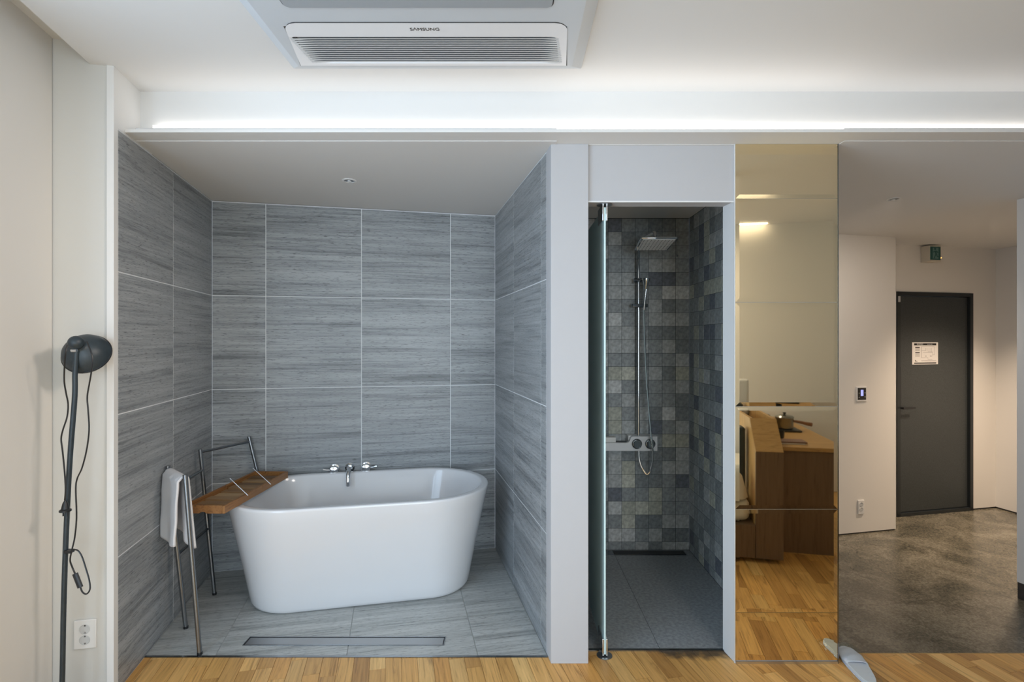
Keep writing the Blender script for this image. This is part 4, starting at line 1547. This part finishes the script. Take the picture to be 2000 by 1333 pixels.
obj('sole', slab(0.001, 0.008, 0.0), M['slipper_edge'], slp, bev=0.002)
obj('midsole', slab(0.0085, 0.014, -0.001), M['slipper'], slp, bev=0.002)
obj('footbed', slab(0.0145, 0.020, -0.002), M['slipper'], slp, bev=0.002)


def vamp(u, v):
    f = 0.50 + 0.485 * v
    x_ = (f - 0.5) * sl_len
    w = (0.041 + 0.008 * sm(f, 0.25, 0.75)) * math.sqrt(max(0.0, 1 - max(0, (abs(f - 0.5) * 2) ** 4))) + 0.001
    a = (u - 0.5) * math.pi
    hgt = 0.019 * math.cos(a) ** 0.8 * (1 - 0.55 * v * v) if math.cos(a) > 0 else 0
    wob = 0.002 * math.sin(v * 14 + u * 7)
    return sl_c + sxn * x_ + syn * (w * math.sin(a)) + Z * (0.012 + hgt + wob)


vm = obj('upper', MB().grid(vamp, 20, 14), M['slipper'], slp, angle=80)
sd = vm.modifiers.new('solid', 'SOLIDIFY')
sd.thickness = 0.003


def wrap_pt(u, v):
    f = -0.04 + 1.08 * v
    x_ = (f - 0.5) * sl_len
    w = 0.054 * (1 - max(0, abs(f - 0.5) * 2 - 0.75) * 0.9)
    a = (u - 0.5) * math.pi
    hgt = (0.022 + 0.016 * sm(f, 0.35, 0.75)) * max(0, math.cos(a)) ** 0.7
    if f > 0.97 or f < 0.03:
        hgt *= 0.35
    return sl_c + sxn * x_ + syn * (w * math.sin(a) + 0.003 * math.sin(v * 31)) + Z * (0.004 + hgt + 0.002 * math.sin(v * 37 + u * 11))


obj('wrapper', MB().grid(wrap_pt, 16, 36), M['wrap'], slp, angle=80)

# ------------------------------------------------------------------ things seen in the bronze mirror
# built-in bed with a wooden end panel
E1 = Vector((1.61, 1.31, 0))
hb_ = thing('bed_divider', E1 + Z * 0.03, 'low oak bed end panel with sloping top, seen in the mirror', 'divider')


def vb(a, b, c):
    """box from E1 along U and V"""
    return MB().ob(E1, U, V, Z, a, b, c)


wd = 0.168
# tapering front: slanted top as a prism pushed along U
prof = [(0.021, 0.03), (0.021, 0.757), (0.18, 0.93), (1.30, 0.93), (1.30, 0.03)]
th_ = 0.020
for (ua, nm) in ((0.0, 'side_board'), (wd - th_, 'side_board')):
    mb = MB().extrude([E1 + U * ua + V * p[0] + Z * p[1] for p in prof], U * th_)
    obj(nm, mb, M['oak'], hb_)
mb = MB().ob(E1, U, V, Z, (0.0, wd), (0.0, 0.020), (0.03, 0.736))
obj('front_board', mb, M['oak_shade'], hb_)
mb = MB().extrude([E1 + U * 0.0 + V * -0.002 + Z * 0.737, E1 + U * 0.0 + V * 0.18 + Z * 0.932, E1 + U * 0.0 + V * 0.192 + Z * 0.920, E1 + V * 0.010 + Z * 0.722], U * wd)
obj('sloping_top', mb, M['oak_top'], hb_)
obj('ledge_bottom', MB().ob(E1, U, V, Z, (th_, wd - th_), (0.20, 1.29), (0.84, 0.855)), M['oak_shade'], hb_)

bed = thing('bed', E1 + V * 0.6 - U * 0.45, 'oak platform bed with white bedding, its foot seen in the mirror', 'bed')
obj('platform', MB().ob(E1, U, V, Z, (-0.95, -0.004), (0.0, 1.72), (0.03, 0.245)), M['oak_shade'], bed)
obj('mattress', MB().ob(E1, U, V, Z, (-0.93, -0.02), (0.05, 1.70), (0.246, 0.40)), M['linen'], bed, bev=0.05, seg=4)


def duvet(u, v):
    a = (v) * math.pi
    cx_ = -0.47 + 0.44 * (2 * u - 1)
    edge = math.sqrt(max(0, 1 - (2 * u - 1) ** 6))
    rad = 0.17 * edge + 0.012
    return E1 + U * cx_ + V * (0.105 - rad * 0.52 * math.cos(a)) + Z * (0.402 + rad * math.sin(a) * 1.25 + 0.006 * math.sin(u * 17) * math.sin(a))


pw_ = obj('folded_duvet', MB().grid(duvet, 24, 14), M['linen'], loc=E1 - U * 0.47 + V * 0.105 + Z * 0.40, angle=80)
tag(pw_, 'white folded duvet bulging on the foot of the bed', 'bedding')
bg = E1 + V * 0.20 - U * 0.045
bk = obj('dark_bag', MB().ob(bg, U, V, Z, (-0.03, 0.026), (0.015, 0.14), (0.402, 0.86)), M['black_metal'], loc=bg + Z * 0.40, bev=0.02, seg=4)
tag(bk, 'slim black bag standing between bedding and oak panel', 'bag')
ap = E1 + U * 0.097 + V * 0.95
wp = obj('white_appliance', MB().ob(ap, U, V, Z, (-0.05, 0.05), (-0.04, 0.04), (0.856, 1.15)), M['plastic'], loc=ap + Z * 0.856, bev=0.02, seg=4)
tag(wp, 'small white rounded appliance standing in the oak ledge', 'appliance')

# kitchen counter
kc = thing('kitchen_counter', S(3.33, 3.6), 'oak kitchen counter, its body coloured as if in shade, seen in the mirror', 'counter')
obj('cabinet_body', MB().uv((3.17, 3.60), (2.985, 4.52), (0.0, 0.705)), M['oak_shade'], kc)
obj('worktop', MB().uv((3.165, 3.62), (2.970, 4.535), (0.706, 0.733)), M['oak_top'], kc, bev=0.002)


def kpt(px, py, zz):
    """point of height zz that shows at this pixel of the mirror picture"""
    d = (H - zz) * F / (py - CY)
    return Vector(((px - CX) / F * d, 2 * YM - d, zz))


c = kpt(1532, 837, 0.750)
hob = obj('hot_plate', MB().ob(c, U, V, Z, (-0.10, 0.105), (-0.10, 0.10), (-0.0165, -0.001)), M['black_plastic'], loc=c - Z * 0.0165, bev=0.004)
tag(hob, 'flat black hot plate under the saucepan on the worktop', 'hot plate')
pan = thing('saucepan', c, 'polished steel saucepan with lid and long wooden handle', 'saucepan')
obj('pot', MB().lathe([(0.0, 0.0), (0.060, 0.0), (0.066, 0.006), (0.068, 0.085), (0.070, 0.088)], c, Z, 32), M['stainless'], pan)
ld = obj('lid', MB().lathe([(0.071, 0.088), (0.071, 0.094), (0.060, 0.106), (0.02, 0.113), (0.0, 0.113)], c, Z, 32), M['stainless'], pan)
obj('lid_knob', MB().lathe([(0.006, 0.113), (0.012, 0.122), (0.012, 0.130), (0.0, 0.132)], c, Z, 14), M['black_plastic'], ld)
hdir = (U * 0.8 + V * 0.12).normalized()
obj('pan_handle', MB().tube([c + hdir * 0.066 + Z * 0.060, c + hdir * 0.12 + Z * 0.052, c + hdir * 0.18 + Z * 0.038, c + hdir * 0.215 + Z * 0.032], 0.009, 10, 0.017), M['handle_wood'], pan)
c = kpt(1523, 857, 0.733)
cup = thing('cup', c, 'small black cup beside the stacked magazines on the worktop', 'cup')
obj('cup_body', MB().lathe([(0.0, 0.001), (0.022, 0.001), (0.030, 0.010), (0.033, 0.058), (0.030, 0.058), (0.026, 0.012), (0.0, 0.010)], c, Z, 20), M['black_plastic'], cup)
c = kpt(1543, 866, 0.733)
for k, (m_, off) in enumerate(((M['paper'], 0.0), (M['magazine'], 0.012))):
    b = obj('magazine', MB().ob(c, U, V, Z, (-0.085 + off, 0.085 + off), (-0.06, 0.06), (0.0005 + 0.010 * k, 0.010 + 0.010 * k)), m_, loc=c + Z * 0.01 * k, bev=0.001)
    tag(b, ('white magazine at the bottom of the stack on the worktop', 'brown magazine on top of the white one on the worktop')[k], 'magazine')
c = kpt(1493, 818, 0.733)
ad = thing('power_adapter', c, 'small black power adapter with a cable near the saucepan', 'adapter')
obj('adapter_body', MB().ob(c, U, V, Z, (-0.035, 0.045), (-0.03, 0.03), (0.0005, 0.040)), M['black_plastic'], ad, bev=0.008, seg=3)
obj('cable', MB().tube(spline([c + U * 0.04 + Z * 0.02, c + U * 0.08 + Z * 0.006, c + U * 0.13 + V * 0.02 + Z * 0.004, c + U * 0.17 + Z * 0.004], 6), 0.0035, 6), M['black_plastic'], ad)
